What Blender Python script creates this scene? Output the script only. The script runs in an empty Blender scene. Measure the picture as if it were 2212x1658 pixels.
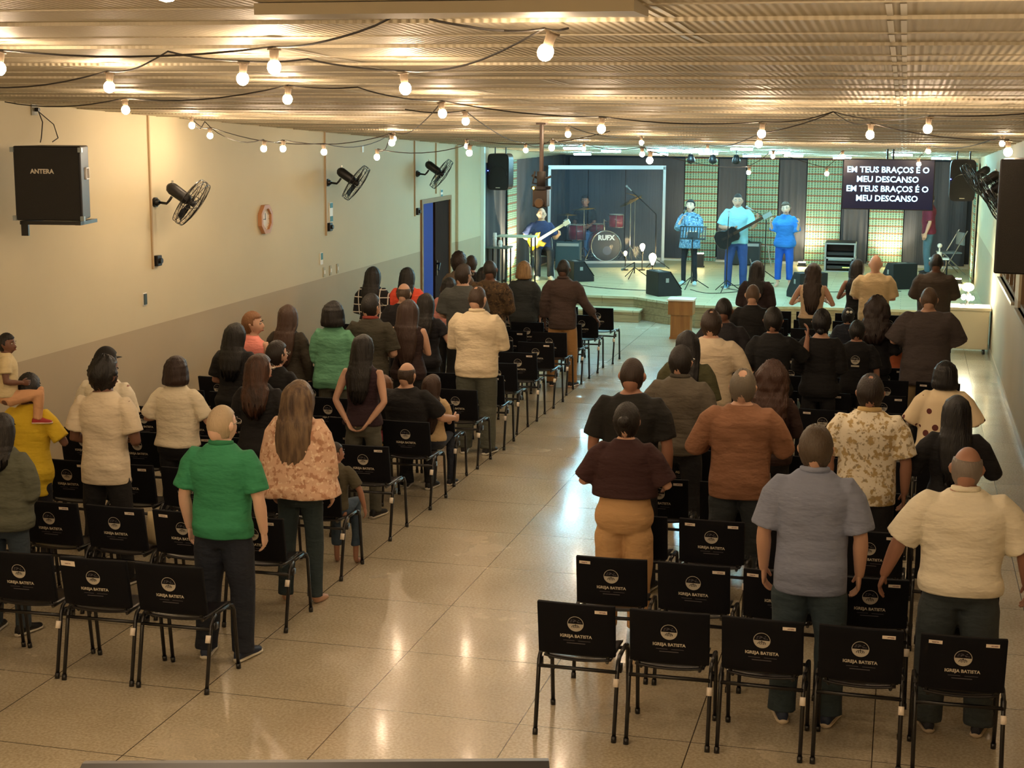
import bpy, math, random
import numpy as np
from mathutils import Vector, Matrix
random.seed(7)
S = bpy.context.scene
C = S.collection
PI = math.pi
# ---------------------------------------------------------------- camera
def setup_camera():
    f, pit, yaw, roll = 3331.5, .17327, .24776, .00673
    cy, sy = math.cos(yaw), math.sin(yaw)
    fw = Vector((-sy*math.cos(pit), cy*math.cos(pit), -math.sin(pit)))
    r0 = Vector((cy, sy, 0)); u0 = r0.cross(fw)
    r = math.cos(roll)*r0 + math.sin(roll)*u0
    u = -math.sin(roll)*r0 + math.cos(roll)*u0
    cam = bpy.data.cameras.new('camera'); cam.sensor_width = 36; cam.lens = f/2212*36
    cam.clip_start = .05; cam.clip_end = 100
    o = bpy.data.objects.new('camera', cam); C.objects.link(o)
    o.matrix_world = Matrix(((r.x, u.x, -fw.x, 0), (r.y, u.y, -fw.y, 0), (r.z, u.z, -fw.z, 3.6), (0, 0, 0, 1)))
    S.camera = o
setup_camera()
# ---------------------------------------------------------------- light levels
BULB = 112.0          # string light bulbs, emission strength
TUBE = 105.0          # stage ceiling tubes
FLOORLAMP = 18.0
S.view_settings.view_transform = 'Standard'
S.view_settings.look = 'None'
S.view_settings.gamma = 1
S.view_settings.use_curve_mapping = False
S.view_settings.exposure = 2.0
w = bpy.data.worlds.new('world'); S.world = w; w.use_nodes = True
w.node_tree.nodes['Background'].inputs[0].default_value = (.10, .075, .05, 1)
w.node_tree.nodes['Background'].inputs[1].default_value = 0.2
# ---------------------------------------------------------------- materials
def lin(h):
    h = h.lstrip('#'); v = [int(h[i:i+2], 16)/255 for i in (0, 2, 4)]
    return tuple((c/12.92 if c <= .04045 else ((c+.055)/1.055)**2.4) for c in v) + (1,)
MATS = {}
def mat(name, col='#808080', rough=.6, metal=0, emit=0, bump=None, mix=None, coat=0, alpha=1, trans=0, spec=.5, ecol=None):
    """bump=(scale, strength, (sx,sy,sz))  mix=(col2, scale, low, high, (sx,sy,sz))"""
    if name in MATS: return MATS[name]
    m = bpy.data.materials.new(name); m.use_nodes = True; MATS[name] = m
    nt = m.node_tree; N = nt.nodes; L = nt.links; b = N['Principled BSDF']
    b.inputs['Base Color'].default_value = lin(col); b.inputs['Roughness'].default_value = rough
    b.inputs['Metallic'].default_value = metal; b.inputs['Coat Weight'].default_value = coat
    b.inputs['Coat Roughness'].default_value = .1; b.inputs['Specular IOR Level'].default_value = spec
    b.inputs['Transmission Weight'].default_value = trans; b.inputs['Alpha'].default_value = alpha
    if emit:
        b.inputs['Emission Color'].default_value = lin(ecol or col); b.inputs['Emission Strength'].default_value = emit
    if bump or mix:
        tc = N.new('ShaderNodeTexCoord')
    def noise(scale, st, detail=3):
        mp = N.new('ShaderNodeMapping'); mp.inputs['Scale'].default_value = st
        L.new(tc.outputs['Object'], mp.inputs[0])
        n = N.new('ShaderNodeTexNoise'); n.inputs['Scale'].default_value = scale; n.inputs['Detail'].default_value = detail
        L.new(mp.outputs[0], n.inputs['Vector']); return n
    if mix:
        n = noise(mix[1], mix[4] if len(mix) > 4 else (1, 1, 1))
        r = N.new('ShaderNodeValToRGB'); r.color_ramp.elements[0].position = mix[2]; r.color_ramp.elements[1].position = mix[3]
        r.color_ramp.elements[0].color = lin(col); r.color_ramp.elements[1].color = lin(mix[0])
        L.new(n.outputs[0], r.inputs[0]); L.new(r.outputs[0], b.inputs['Base Color'])
    if bump:
        n = noise(bump[0], bump[2] if len(bump) > 2 else (1, 1, 1))
        bp = N.new('ShaderNodeBump'); bp.inputs['Strength'].default_value = bump[1]; bp.inputs['Distance'].default_value = .01 if bump[0] > 8 or name.startswith('black') else .03
        L.new(n.outputs[0], bp.inputs['Height']); L.new(bp.outputs[0], b.inputs['Normal'])
    return m
def nodes_of(m): return m.node_tree.nodes, m.node_tree.links, m.node_tree.nodes['Principled BSDF']
def math_node(N, L, op, a, b=None, c=None):
    n = N.new('ShaderNodeMath'); n.operation = op
    for i, v in enumerate((a, b, c)):
        if v is None: continue
        if isinstance(v, (int, float)): n.inputs[i].default_value = v
        else: L.new(v, n.inputs[i])
    return n.outputs[0]
def floor_material():
    m = mat('terrazzo', '#a8987c', rough=.22, coat=.22)
    N, L, b = nodes_of(m)
    tc = N.new('ShaderNodeTexCoord'); sp = N.new('ShaderNodeSeparateXYZ'); L.new(tc.outputs['Object'], sp.inputs[0])
    def joint(o, off, size):
        v = math_node(N, L, 'FRACT', math_node(N, L, 'DIVIDE', math_node(N, L, 'SUBTRACT', o, off), size))
        v = math_node(N, L, 'ABSOLUTE', math_node(N, L, 'SUBTRACT', v, .5))
        return math_node(N, L, 'GREATER_THAN', v, .5 - .0035/size)
    j = math_node(N, L, 'MAXIMUM', joint(sp.outputs[0], -4.155, 1.0309), joint(sp.outputs[1], 12.6225, 1.0309))
    n1 = N.new('ShaderNodeTexNoise'); n1.inputs['Scale'].default_value = 55; n1.inputs['Detail'].default_value = 6; L.new(tc.outputs['Object'], n1.inputs['Vector'])
    n2 = N.new('ShaderNodeTexNoise'); n2.inputs['Scale'].default_value = 1.1; n2.inputs['Detail'].default_value = 5; L.new(tc.outputs['Object'], n2.inputs['Vector'])
    r = N.new('ShaderNodeValToRGB'); L.new(n1.outputs[0], r.inputs[0])
    r.color_ramp.elements[0].position = .35; r.color_ramp.elements[1].position = .65
    r.color_ramp.elements[0].color = lin('#b2a890'); r.color_ramp.elements[1].color = lin('#d0c6b0')
    mx = N.new('ShaderNodeMixRGB'); mx.blend_type = 'MULTIPLY'; mx.inputs[0].default_value = .35
    r2 = N.new('ShaderNodeValToRGB'); L.new(n2.outputs[0], r2.inputs[0]); r2.color_ramp.elements[0].position = .3; r2.color_ramp.elements[1].position = .7
    r2.color_ramp.elements[0].color = lin('#b0a898'); r2.color_ramp.elements[1].color = (1, 1, 1, 1)
    L.new(r.outputs[0], mx.inputs[1]); L.new(r2.outputs[0], mx.inputs[2])
    m2 = N.new('ShaderNodeMixRGB'); L.new(j, m2.inputs[0]); L.new(mx.outputs[0], m2.inputs[1]); m2.inputs[2].default_value = lin('#4c4030')
    L.new(m2.outputs[0], b.inputs['Base Color'])
    rr = N.new('ShaderNodeMapRange'); L.new(n2.outputs[0], rr.inputs[0]); rr.inputs[3].default_value = .17; rr.inputs[4].default_value = .33
    L.new(rr.outputs[0], b.inputs['Roughness'])
    mpb = N.new('ShaderNodeMapping'); mpb.inputs['Scale'].default_value = (1, 1.6, 1); L.new(tc.outputs['Object'], mpb.inputs[0])
    n3 = N.new('ShaderNodeTexNoise'); n3.inputs['Scale'].default_value = 7; n3.inputs['Detail'].default_value = 2; L.new(mpb.outputs[0], n3.inputs['Vector'])
    bp = N.new('ShaderNodeBump'); bp.inputs['Strength'].default_value = .035; bp.inputs['Distance'].default_value = .02; L.new(n3.outputs[0], bp.inputs['Height'])
    L.new(bp.outputs[0], b.inputs['Normal']); L.new(bp.outputs[0], b.inputs['Coat Normal'])
    return m
def plank_material(name, c1, c2, c3, width=.16, axis=0, rough=.35):
    m = mat(name, c1, rough=rough)
    N, L, b = nodes_of(m)
    tc = N.new('ShaderNodeTexCoord'); mp = N.new('ShaderNodeMapping'); L.new(tc.outputs['Object'], mp.inputs[0])
    if axis == 1: mp.inputs['Rotation'].default_value = (0, 0, PI/2)
    if axis == 2: mp.inputs['Rotation'].default_value = (PI/2, 0, 0)
    br = N.new('ShaderNodeTexBrick'); L.new(mp.outputs[0], br.inputs['Vector'])
    br.inputs['Scale'].default_value = 1; br.inputs['Brick Width'].default_value = 1.3; br.inputs['Row Height'].default_value = width
    br.inputs['Mortar Size'].default_value = .003; br.inputs['Color1'].default_value = lin(c1); br.inputs['Color2'].default_value = lin(c2); br.inputs['Mortar'].default_value = lin('#3a3020')
    n = N.new('ShaderNodeTexNoise'); n.inputs['Scale'].default_value = 3; n.inputs['Detail'].default_value = 5
    mp2 = N.new('ShaderNodeMapping'); mp2.inputs['Scale'].default_value = (1, 9, 9); L.new(mp.outputs[0], mp2.inputs[0]); L.new(mp2.outputs[0], n.inputs['Vector'])
    mx = N.new('ShaderNodeMixRGB'); L.new(br.outputs[0], mx.inputs[1]); mx.inputs[2].default_value = lin(c3)
    r = N.new('ShaderNodeMapRange'); L.new(n.outputs[0], r.inputs[0]); r.inputs[1].default_value = .4; r.inputs[2].default_value = .7; r.inputs[4].default_value = .7
    L.new(r.outputs[0], mx.inputs[0]); L.new(mx.outputs[0], b.inputs['Base Color'])
    return m
def fabric_pattern_material():
    m = mat('patterned drape', '#6f9a86', rough=.85)
    N, L, b = nodes_of(m)
    tc = N.new('ShaderNodeTexCoord'); sp = N.new('ShaderNodeSeparateXYZ'); L.new(tc.outputs['Object'], sp.inputs[0])
    h = math_node(N, L, 'ADD', sp.outputs[0], sp.outputs[1])
    def band(o, k, th, ph=0.):
        v = math_node(N, L, 'SINE', math_node(N, L, 'ADD', math_node(N, L, 'MULTIPLY', o, k), ph)); return math_node(N, L, 'GREATER_THAN', v, th)
    P = 2*PI/.155
    xs = math_node(N, L, 'SINE', math_node(N, L, 'MULTIPLY', h, 2*PI/.12)); zs = math_node(N, L, 'SINE', math_node(N, L, 'MULTIPLY', sp.outputs[2], 2*P))
    dots = math_node(N, L, 'GREATER_THAN', math_node(N, L, 'MULTIPLY', xs, zs), .35)
    dark = math_node(N, L, 'GREATER_THAN', math_node(N, L, 'MULTIPLY', math_node(N, L, 'MULTIPLY', xs, zs), -1), .5)
    line = band(sp.outputs[2], P, .88)
    cur = None; base = lin('#7aa392')
    for f, c in ((dots, '#566048'), (dark, '#34504a'), (line, '#6e4a38')):
        mx = N.new('ShaderNodeMixRGB'); L.new(f, mx.inputs[0])
        if cur: L.new(cur, mx.inputs[1])
        else: mx.inputs[1].default_value = base
        mx.inputs[2].default_value = lin(c); cur = mx.outputs[0]
    L.new(cur, b.inputs['Base Color'])
    return m
def ceiling_material():
    m = mat('ceiling strips', '#c9b995', rough=.6, metal=.0, spec=.4)
    N, L, b = nodes_of(m)
    tc = N.new('ShaderNodeTexCoord'); sp = N.new('ShaderNodeSeparateXYZ'); L.new(tc.outputs['Object'], sp.inputs[0])
    s = math_node(N, L, 'SINE', math_node(N, L, 'MULTIPLY', sp.outputs[0], 2*PI/.036))
    bp = N.new('ShaderNodeBump'); bp.inputs['Strength'].default_value = .55; bp.inputs['Distance'].default_value = .004; L.new(s, bp.inputs['Height'])
    L.new(bp.outputs[0], b.inputs['Normal'])
    n = N.new('ShaderNodeTexNoise'); n.inputs['Scale'].default_value = .8; L.new(tc.outputs['Object'], n.inputs['Vector'])
    r = N.new('ShaderNodeValToRGB'); L.new(n.outputs[0], r.inputs[0]); r.color_ramp.elements[0].color = lin('#a89f8a'); r.color_ramp.elements[1].color = lin('#c0b69c')
    L.new(r.outputs[0], b.inputs['Base Color'])
    return m
def wall_material():
    m = mat('painted wall', '#cfc3a0', rough=.75)
    N, L, b = nodes_of(m)
    tc = N.new('ShaderNodeTexCoord'); sp = N.new('ShaderNodeSeparateXYZ'); L.new(tc.outputs['Object'], sp.inputs[0])
    n = N.new('ShaderNodeTexNoise'); n.inputs['Scale'].default_value = 1.3; n.inputs['Detail'].default_value = 4; L.new(tc.outputs['Object'], n.inputs['Vector'])
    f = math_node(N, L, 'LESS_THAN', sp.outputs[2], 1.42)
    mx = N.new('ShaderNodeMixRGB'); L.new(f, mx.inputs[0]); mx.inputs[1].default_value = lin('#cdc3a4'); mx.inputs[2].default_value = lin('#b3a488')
    m2 = N.new('ShaderNodeMixRGB'); m2.blend_type = 'MULTIPLY'; m2.inputs[0].default_value = .12; L.new(mx.outputs[0], m2.inputs[1]); L.new(n.outputs[0], m2.inputs[2])
    L.new(m2.outputs[0], b.inputs['Base Color'])
    return m
def pattern_cloth(name, base, kind, c2, c3=None):
    m = mat(name, base, rough=.85)
    N, L, b = nodes_of(m)
    tc = N.new('ShaderNodeTexCoord'); sp = N.new('ShaderNodeSeparateXYZ'); L.new(tc.outputs['Object'], sp.inputs[0])
    def mixc(f, a, c):
        mx = N.new('ShaderNodeMixRGB'); L.new(f, mx.inputs[0])
        if isinstance(a, tuple): mx.inputs[1].default_value = a
        else: L.new(a, mx.inputs[1])
        mx.inputs[2].default_value = c; return mx.outputs[0]
    if kind == 'floral':
        cur = lin(base)
        for sc, th, c in ((22, .56, c2), (34, .60, c3 or c2)):
            n = N.new('ShaderNodeTexNoise'); n.inputs['Scale'].default_value = sc; n.inputs['Detail'].default_value = 4; L.new(tc.outputs['Object'], n.inputs['Vector'])
            r = N.new('ShaderNodeMapRange'); r.inputs[1].default_value = th-.03; r.inputs[2].default_value = th+.03; L.new(n.outputs[0], r.inputs[0])
            cur = mixc(r.outputs[0], cur, lin(c))
    elif kind == 'dots':
        v = N.new('ShaderNodeTexVoronoi'); v.inputs['Scale'].default_value = 8; L.new(tc.outputs['Object'], v.inputs['Vector'])
        cur = mixc(math_node(N, L, 'LESS_THAN', v.outputs['Distance'], .22), lin(base), lin(c2))
    elif kind == 'plaid':
        a = math_node(N, L, 'GREATER_THAN', math_node(N, L, 'SINE', math_node(N, L, 'MULTIPLY', sp.outputs[2], 2*PI/.1)), .93)
        d = math_node(N, L, 'GREATER_THAN', math_node(N, L, 'SINE', math_node(N, L, 'MULTIPLY', sp.outputs[0], 2*PI/.1)), .93)
        cur = mixc(math_node(N, L, 'MAXIMUM', a, d), lin(base), lin(c2))
    elif kind == 'stripe':
        a = math_node(N, L, 'GREATER_THAN', math_node(N, L, 'SINE', math_node(N, L, 'MULTIPLY', sp.outputs[2], 2*PI/.05)), .6)
        cur = mixc(a, lin(base), lin(c2))
    elif kind == 'block':
        a = math_node(N, L, 'LESS_THAN', sp.outputs[2], 1.24)
        cur = mixc(a, lin(base), lin(c2))
    L.new(cur, b.inputs['Base Color'])
    return m
M_FLOOR = floor_material(); M_WALL = wall_material(); M_CEIL = ceiling_material()
M_PLANK = plank_material('stage planks', '#c6c4a4', '#b8b490', '#9c9a72', .17, 0, .45)
M_RISER = plank_material('riser planks', '#ad9c76', '#9c8b66', '#7c6c4c', .13, 2, .5)
M_PATTERN = fabric_pattern_material()
M_BLACK = mat('black plastic', '#0d0d11', rough=.45)
M_FRAME = mat('black tube', '#0a0a0e', rough=.3, spec=.6)
M_COVER = mat('black cover fabric', '#07080f', rough=.85, spec=.25)
M_SEAT = mat('black seat', '#16151a', rough=.32)
M_DRAPE = mat('charcoal drape', '#3a3d44', rough=.9, bump=(4, .3, (6, 6, .2)))
M_WHITE = mat('white', '#e8e6df', rough=.5); M_PAPER = mat('paper', '#e9dfd2', rough=.8)
M_PRINT = mat('grey print', '#b9b4a8', rough=.8); M_PRINTD = mat('dim print', '#57545a', rough=.8); M_PRINTW = mat('light print', '#c9c2b0', rough=.8)
M_INK = mat('red ink', '#6a2a25', rough=.8)
M_CHROME = mat('chrome', '#c8c8c8', rough=.18, metal=1); M_ALU = mat('aluminium', '#aab4b4', rough=.35, metal=.7)
M_GREYM = mat('grey metal', '#8f9a9c', rough=.4, metal=.3)
M_BULB = mat('warm bulb glass', '#ffffff', emit=BULB, ecol='#ffdeb8')
M_SOCK = mat('socket plastic', '#5a4d3c', rough=.6); M_CABLE = mat('dark cable', '#1c1712', rough=.7)
M_TUBE = mat('tube light', '#ffffff', emit=TUBE, ecol='#a4ecff')
M_FIL = mat('filament lamp', '#ffffff', emit=FLOORLAMP, ecol='#ffe0a0')
M_WOODD = mat('dark wood door', '#33231e', rough=.9, spec=.1, mix=('#281b18', 6, .4, .7, (8, 8, .6)))
M_FRAMEW = mat('door frame wood', '#8a6a40', rough=.5)
M_LECT = mat('lectern wood', '#9a6c38', rough=.5, mix=('#875c2e', 5, .4, .7, (4, 4, .4)))
# ---------------------------------------------------------------- mesh helpers
class MB:
    def __init__(s): s.v = []; s.f = []; s.m = []
    def add(s, v, f, mi=0):
        o = len(s.v); s.v += [tuple(map(float, p)) for p in v]; s.f += [tuple(i+o for i in q) for q in f]; s.m += [mi]*len(f); return s
    def box(s, x0, y0, z0, x1, y1, z1, mi=0):
        v = [(x, y, z) for z in (z0, z1) for y in (y0, y1) for x in (x0, x1)]
        return s.add(v, [(0, 2, 3, 1), (4, 5, 7, 6), (0, 1, 5, 4), (2, 6, 7, 3), (0, 4, 6, 2), (1, 3, 7, 5)], mi)
    def tube(s, pts, r, n=8, mi=0, close=False):
        v, f = tube_geo(pts, r, n, close); return s.add(v, f, mi)
    def cyl(s, p0, p1, r, n=16, mi=0, r1=None):
        return s.tube([p0, p1], [r, r if r1 is None else r1], n, mi)
    def ball(s, c, r, n=12, mi=0, sq=(1, 1, 1)):
        k = n//2; v = []; f = []
        v.append((c[0], c[1], c[2]+r*sq[2]))
        for i in range(1, k):
            a = PI*i/k
            for j in range(n):
                b = 2*PI*j/n; v.append((c[0]+r*sq[0]*math.sin(a)*math.cos(b), c[1]+r*sq[1]*math.sin(a)*math.sin(b), c[2]+r*sq[2]*math.cos(a)))
        v.append((c[0], c[1], c[2]-r*sq[2])); e = len(v)-1
        for j in range(n): f.append((0, 1+j, 1+(j+1) % n)); f.append((e, e-n+(j+1) % n, e-n+j))
        for i in range(k-2):
            for j in range(n):
                a = 1+i*n+j; b2 = 1+i*n+(j+1) % n; f.append((a, a+n, b2+n, b2))
        return s.add(v, f, mi)
    def prism(s, poly, axis, a, b, mi=0):
        """poly: 2-D points; axis: extrusion axis index"""
        def P(q, t):
            l = list(q); l.insert(axis, t); return tuple(l)
        n = len(poly); v = [P(q, a) for q in poly]+[P(q, b) for q in poly]
        f = [tuple(range(n))[::-1], tuple(range(n, 2*n))]+[(i, (i+1) % n, n+(i+1) % n, n+i) for i in range(n)]
        return s.add(v, f, mi)
    def text(s, txt, size, origin, xdir, ydir, mi=0, fat=0., thick=.0015, align='CENTER'):
        key = (txt, size, fat, align)
        if key not in TXT:
            cu = bpy.data.curves.new('t', 'FONT'); cu.body = txt; cu.size = size; cu.align_x = align; cu.align_y = 'CENTER'; cu.offset = fat; cu.resolution_u = 2
            o = bpy.data.objects.new('t', cu); C.objects.link(o); bpy.context.view_layer.update()
            me = o.evaluated_get(bpy.context.evaluated_depsgraph_get()).to_mesh()
            TXT[key] = ([tuple(q.co) for q in me.vertices], [tuple(p.vertices) for p in me.polygons])
            o.to_mesh_clear(); bpy.data.objects.remove(o); bpy.data.curves.remove(cu)
        vs, fs = TXT[key]; X = Vector(xdir); Y = Vector(ydir); O = Vector(origin); Z = X.cross(Y)*thick
        return s.add([O+X*a+Y*b+Z for a, b, c in vs], fs, mi)
    def build(s, name, mats, parent=None, smooth=False, bevel=0, loc=None):
        me = bpy.data.meshes.new(name); me.from_pydata(s.v, [], s.f)
        for m in (mats if isinstance(mats, (list, tuple)) else [mats]): me.materials.append(m)
        if any(s.m): me.polygons.foreach_set('material_index', s.m)
        if smooth: me.polygons.foreach_set('use_smooth', [True]*len(me.polygons))
        me.update()
        o = bpy.data.objects.new(name, me); C.objects.link(o)
        if parent: o.parent = parent
        if loc: o.location = loc
        if bevel:
            md = o.modifiers.new('bevel', 'BEVEL'); md.width = bevel; md.segments = 2; md.limit_method = 'ANGLE'
            if smooth is None: pass
        return o
TXT = {}
def tube_geo(pts, r, n=8, close=False):
    P = [Vector(p) for p in pts]; k = len(P)
    if isinstance(r, (int, float)): r = [r]*k
    v = []; f = []; up = None
    for i in range(k):
        if close: t = (P[(i+1) % k]-P[i-1]).normalized()
        else: t = (P[min(i+1, k-1)]-P[max(i-1, 0)]).normalized()
        if up is None:
            up = Vector((0, 0, 1)) if abs(t.z) < .9 else Vector((0, 1, 0))
        a = (up - t*up.dot(t)).normalized(); up = a; b = t.cross(a)
        ra = r[i] if not isinstance(r[i], tuple) else r[i][0]; rb = r[i] if not isinstance(r[i], tuple) else r[i][1]
        for j in range(n):
            th = 2*PI*j/n; v.append(P[i]+a*(ra*math.cos(th))+b*(rb*math.sin(th)))
    for i in range(k if close else k-1):
        for j in range(n):
            i2 = (i+1) % k; f.append((i*n+j, i*n+(j+1) % n, i2*n+(j+1) % n, i2*n+j))
    if not close: f.append(tuple(range(n))[::-1]); f.append(tuple(range((k-1)*n, k*n)))
    return v, f
def cap_tube(pts, r, n=12):
    """tube with rounded ends"""
    P = [Vector(p) for p in pts]; r = list(r) if not isinstance(r, (int, float)) else [r]*len(P)
    d0 = (P[0]-P[1]).normalized(); d1 = (P[-1]-P[-2]).normalized()
    g = lambda q, k: q*k if not isinstance(q, tuple) else (q[0]*k, q[1]*k)
    m0 = r[0] if not isinstance(r[0], tuple) else min(r[0]); m1 = r[-1] if not isinstance(r[-1], tuple) else min(r[-1])
    pts2 = [P[0]+d0*m0*.95, P[0]+d0*m0*.6]+P+[P[-1]+d1*m1*.6, P[-1]+d1*m1*.95]
    rr = [g(r[0], .3), g(r[0], .8)]+r+[g(r[-1], .8), g(r[-1], .3)]
    return tube_geo(pts2, rr, n)
def empty(name, label, cat, loc=(0, 0, 0), rz=0, group=None):
    o = bpy.data.objects.new(name, None); o.empty_display_size = .1; C.objects.link(o); o.location = loc; o.rotation_euler = (0, 0, rz)
    return tag(o, label, cat, group)
def tag(o, label, cat, group=None):
    o['label'] = label; o['category'] = cat
    if group: o['group'] = group
    return o
def struct(o): o['kind'] = 'structure'; return o
def CZ(y): return 4.19-.0435*y
XL, XR, YB, YE = -7.5, 1.37, 34.3, 27.1
# ================================================================= SETTING
struct(MB().box(XL-.2, -1.6, -.1, XR+.2, YB+.2, 0).build('floor', M_FLOOR))
# ceiling: transverse strips, each tilted like a shingle, with clip plates at the joints
def build_ceiling():
    b = MB(); y = -1.6; k = 0; rnd = random.Random(3)
    while y < YB:
        y1 = min(y+.525, YB+.05); z0 = CZ(y)-.002; z1 = CZ(y1)+(.012 if k % 2 else .003)
        b.add([(XL-.2, y, z0), (XR+.2, y, z0), (XR+.2, y1-.012, z1), (XL-.2, y1-.012, z1), (XL-.2, y1, z1+.02), (XR+.2, y1, z1+.02),
               (XL-.2, y, z0+.02), (XR+.2, y, z0+.02)], [(0, 1, 2, 3), (3, 2, 5, 4), (6, 7, 1, 0)])
        xs = [-.06] if k % 3 else [-.06, -6.2]
        xs += [-.06-1.25*rnd.choice([.65, 1, 1.6, 2.2]), -.06-1.25*rnd.choice([2.9, 3.6, 4.4])]
        if k % 2: xs.append(.95)
        for x in xs:
            for s in (-.035, .012):
                za = z0+(z1-z0)*.02-.004; zb = z0+(z1-z0)*.97-.004
                b.add([(x+s, y+.015, za), (x+s+.022, y+.015, za), (x+s+.022, y1-.03, zb), (x+s, y1-.03, zb)], [(0, 1, 2, 3)], 1)
        y = y1; k += 1
    b.box(XL-.2, -1.6, CZ(-1.6)+.05, XR+.2, YB, CZ(-1.6)+.1)
    return struct(b.build('ceiling', [M_CEIL, mat('joint clip', '#e0dccf', rough=.5)]))
build_ceiling()
# left wall with door opening
DY0, DY1, DZ = 23.68, 25.2, 2.17
b = MB(); zc = 4.4
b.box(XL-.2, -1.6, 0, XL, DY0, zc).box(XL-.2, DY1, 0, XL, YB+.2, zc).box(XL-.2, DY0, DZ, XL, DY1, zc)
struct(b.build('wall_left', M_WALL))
struct(MB().box(XL, 25.6, 0, XL+.05, 27.05, CZ(26)).build('trim_1', M_WALL))
struct(MB().box(XL, 27.05, 0, XL+.11, 27.16, CZ(27)).build('trim_2', mat('white trim', '#e2efe8', rough=.4)))
# corridor behind the door
b = MB().box(XL-2.2, DY0-.8, -.1, XL-.2, DY1+2.6, -.001).box(XL-2.3, DY0-.8, 0, XL-2.2, DY1+2.6, 3).box(XL-2.2, DY1+2.5, 0, XL-.2, DY1+2.6, 3).box(XL-2.2, DY0-.9, 0, XL-.2, DY0-.8, 3).box(XL-2.3, DY0-.9, 3, XL-.2, DY1+2.6, 3.1)
struct(b.build('wall_corridor', mat('corridor paint', '#a9bcdc', rough=.7)))
d = MB().box(XL-.21, DY0-.07, 0, XL+.03, DY0, DZ+.07).box(XL-.21, DY1, 0, XL+.03, DY1+.07, DZ+.07).box(XL-.21, DY0, DZ, XL+.03, DY1, DZ+.07).build('door_1', M_FRAMEW); struct(d)
lf = MB().box(XL-.04, 24.42, .01, XL-.001, DY1-.005, DZ-.01).build('door_leaf', M_WOODD, d)
h = MB(); h.box(XL, 24.45, .95, XL+.015, 24.5, 1.2); h.tube([(XL, 24.47, 1.15), (XL+.07, 24.45, 1.15), (XL+.07, 24.36, 1.05)], .018, 8); h.build('door_handle', M_BLACK, d)
r_ = empty('corridor_lamp', 'cool ceiling lamp lighting the corridor behind the open door', 'ceiling light', (XL-1.2, 25.3, 2.93))
MB().box(-.3, -.3, 0, .3, .3, .06).build('housing', M_WHITE, r_); MB().box(-.27, -.27, -.01, .27, .27, 0).build('diffuser', mat('cool diffuser', '#ffffff', emit=7, ecol='#9fc0ff'), r_)
# right wall: low wall, window band, upper wall
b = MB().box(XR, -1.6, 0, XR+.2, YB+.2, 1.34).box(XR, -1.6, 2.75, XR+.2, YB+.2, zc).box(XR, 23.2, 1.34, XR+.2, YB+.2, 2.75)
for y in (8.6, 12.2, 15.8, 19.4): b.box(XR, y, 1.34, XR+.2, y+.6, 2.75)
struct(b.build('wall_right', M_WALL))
for i, y in enumerate((9.2, 12.8, 16.4, 20.0)):
    y2 = y+3.0 if i < 3 else 23.2
    g = MB()
    for k in range(5):
        yy = y+(y2-y-.05)*k/4; g.box(XR+.03, yy, 1.34, XR+.09, yy+.05, 2.75)
    for z in (1.34, 1.9, 2.7): g.box(XR+.03, y, z, XR+.09, y2, z+.05)
    wn = struct(g.build('window_%d' % (i+1), mat('window frame brown', '#7a6242', rough=.5)))
    MB().box(XR+.1, y, 1.34, XR+.11, y2, 2.75).build('window_pane', mat('dark window glass', '#35332c', rough=.15), wn)
    MB().box(XR-.04, y-.02, 1.3, XR+.03, y2+.02, 1.34).build('window_sill', mat('sill stone', '#a39a86', rough=.4), wn)
struct(MB().box(XL-.2, -1.8, 0, XR+.2, -1.6, 4.4).build('wall_near', M_WALL))
struct(MB().box(XL-.2, YB, 0, XR+.2, YB+.2, 3.2).build('wall_back', mat('back wall paint', '#33353b', rough=.9)))
struct(MB().box(XR-.015, -1.6, 0, XR, 27, .1).build('baseboard_right', mat('skirting', '#a89a80', rough=.4)))
struct(MB().box(XL, -1.6, 0, XL+.015, DY0-.07, .1).build('baseboard_left', mat('skirting', '#a89a80', rough=.4)))
# stage platform
poly = [(XL, YB), (XL, 27.1), (-4.63, 27.1), (-3.92, 26.5), (-3.4, 26.2), (-2.6, 26.2), (-1.75, 26.5), (.2, 26.6), (XR, 26.6), (XR, YB)]
st = MB(); st.prism(poly, 2, .36, .4); st = struct(st.build('floor_stage', M_PLANK))
inner = [(x, y+.03 if y < 30 else y) for x, y in poly]
rs = MB().prism(inner, 2, .001, .36); struct(rs.build('trim_3', M_RISER))
struct(MB().box(-6.6, 26.62, 0, -4.45, 27.11, .18).box(-6.62, 26.6, .18, -4.43, 27.11, .21, 1).build('floor_step', [M_RISER, M_PLANK]))
b = MB().box(XL, YB-.06, .4, XR, YB-.03, .5)
struct(b.build('baseboard_back', mat('pale skirting', '#c8c4b4', rough=.4)))
# balcony rail under the lens
bal = MB(); bal.tube([(-1.2, 2.03, 2.55), (-.5, 2.23, 2.55)], .05, 16)
r_ = empty('balcony_rail', 'dark padded balcony rail at the bottom edge of the picture', 'rail')
bal.build('handrail', M_BLACK, r_)
MB().box(-1.2, 1.95, 1.9, -.4, 2.35, 2.0).box(-.87, 2.1, 2.0, -.83, 2.14, 2.54).build('bracket', M_BLACK, r_)
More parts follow.
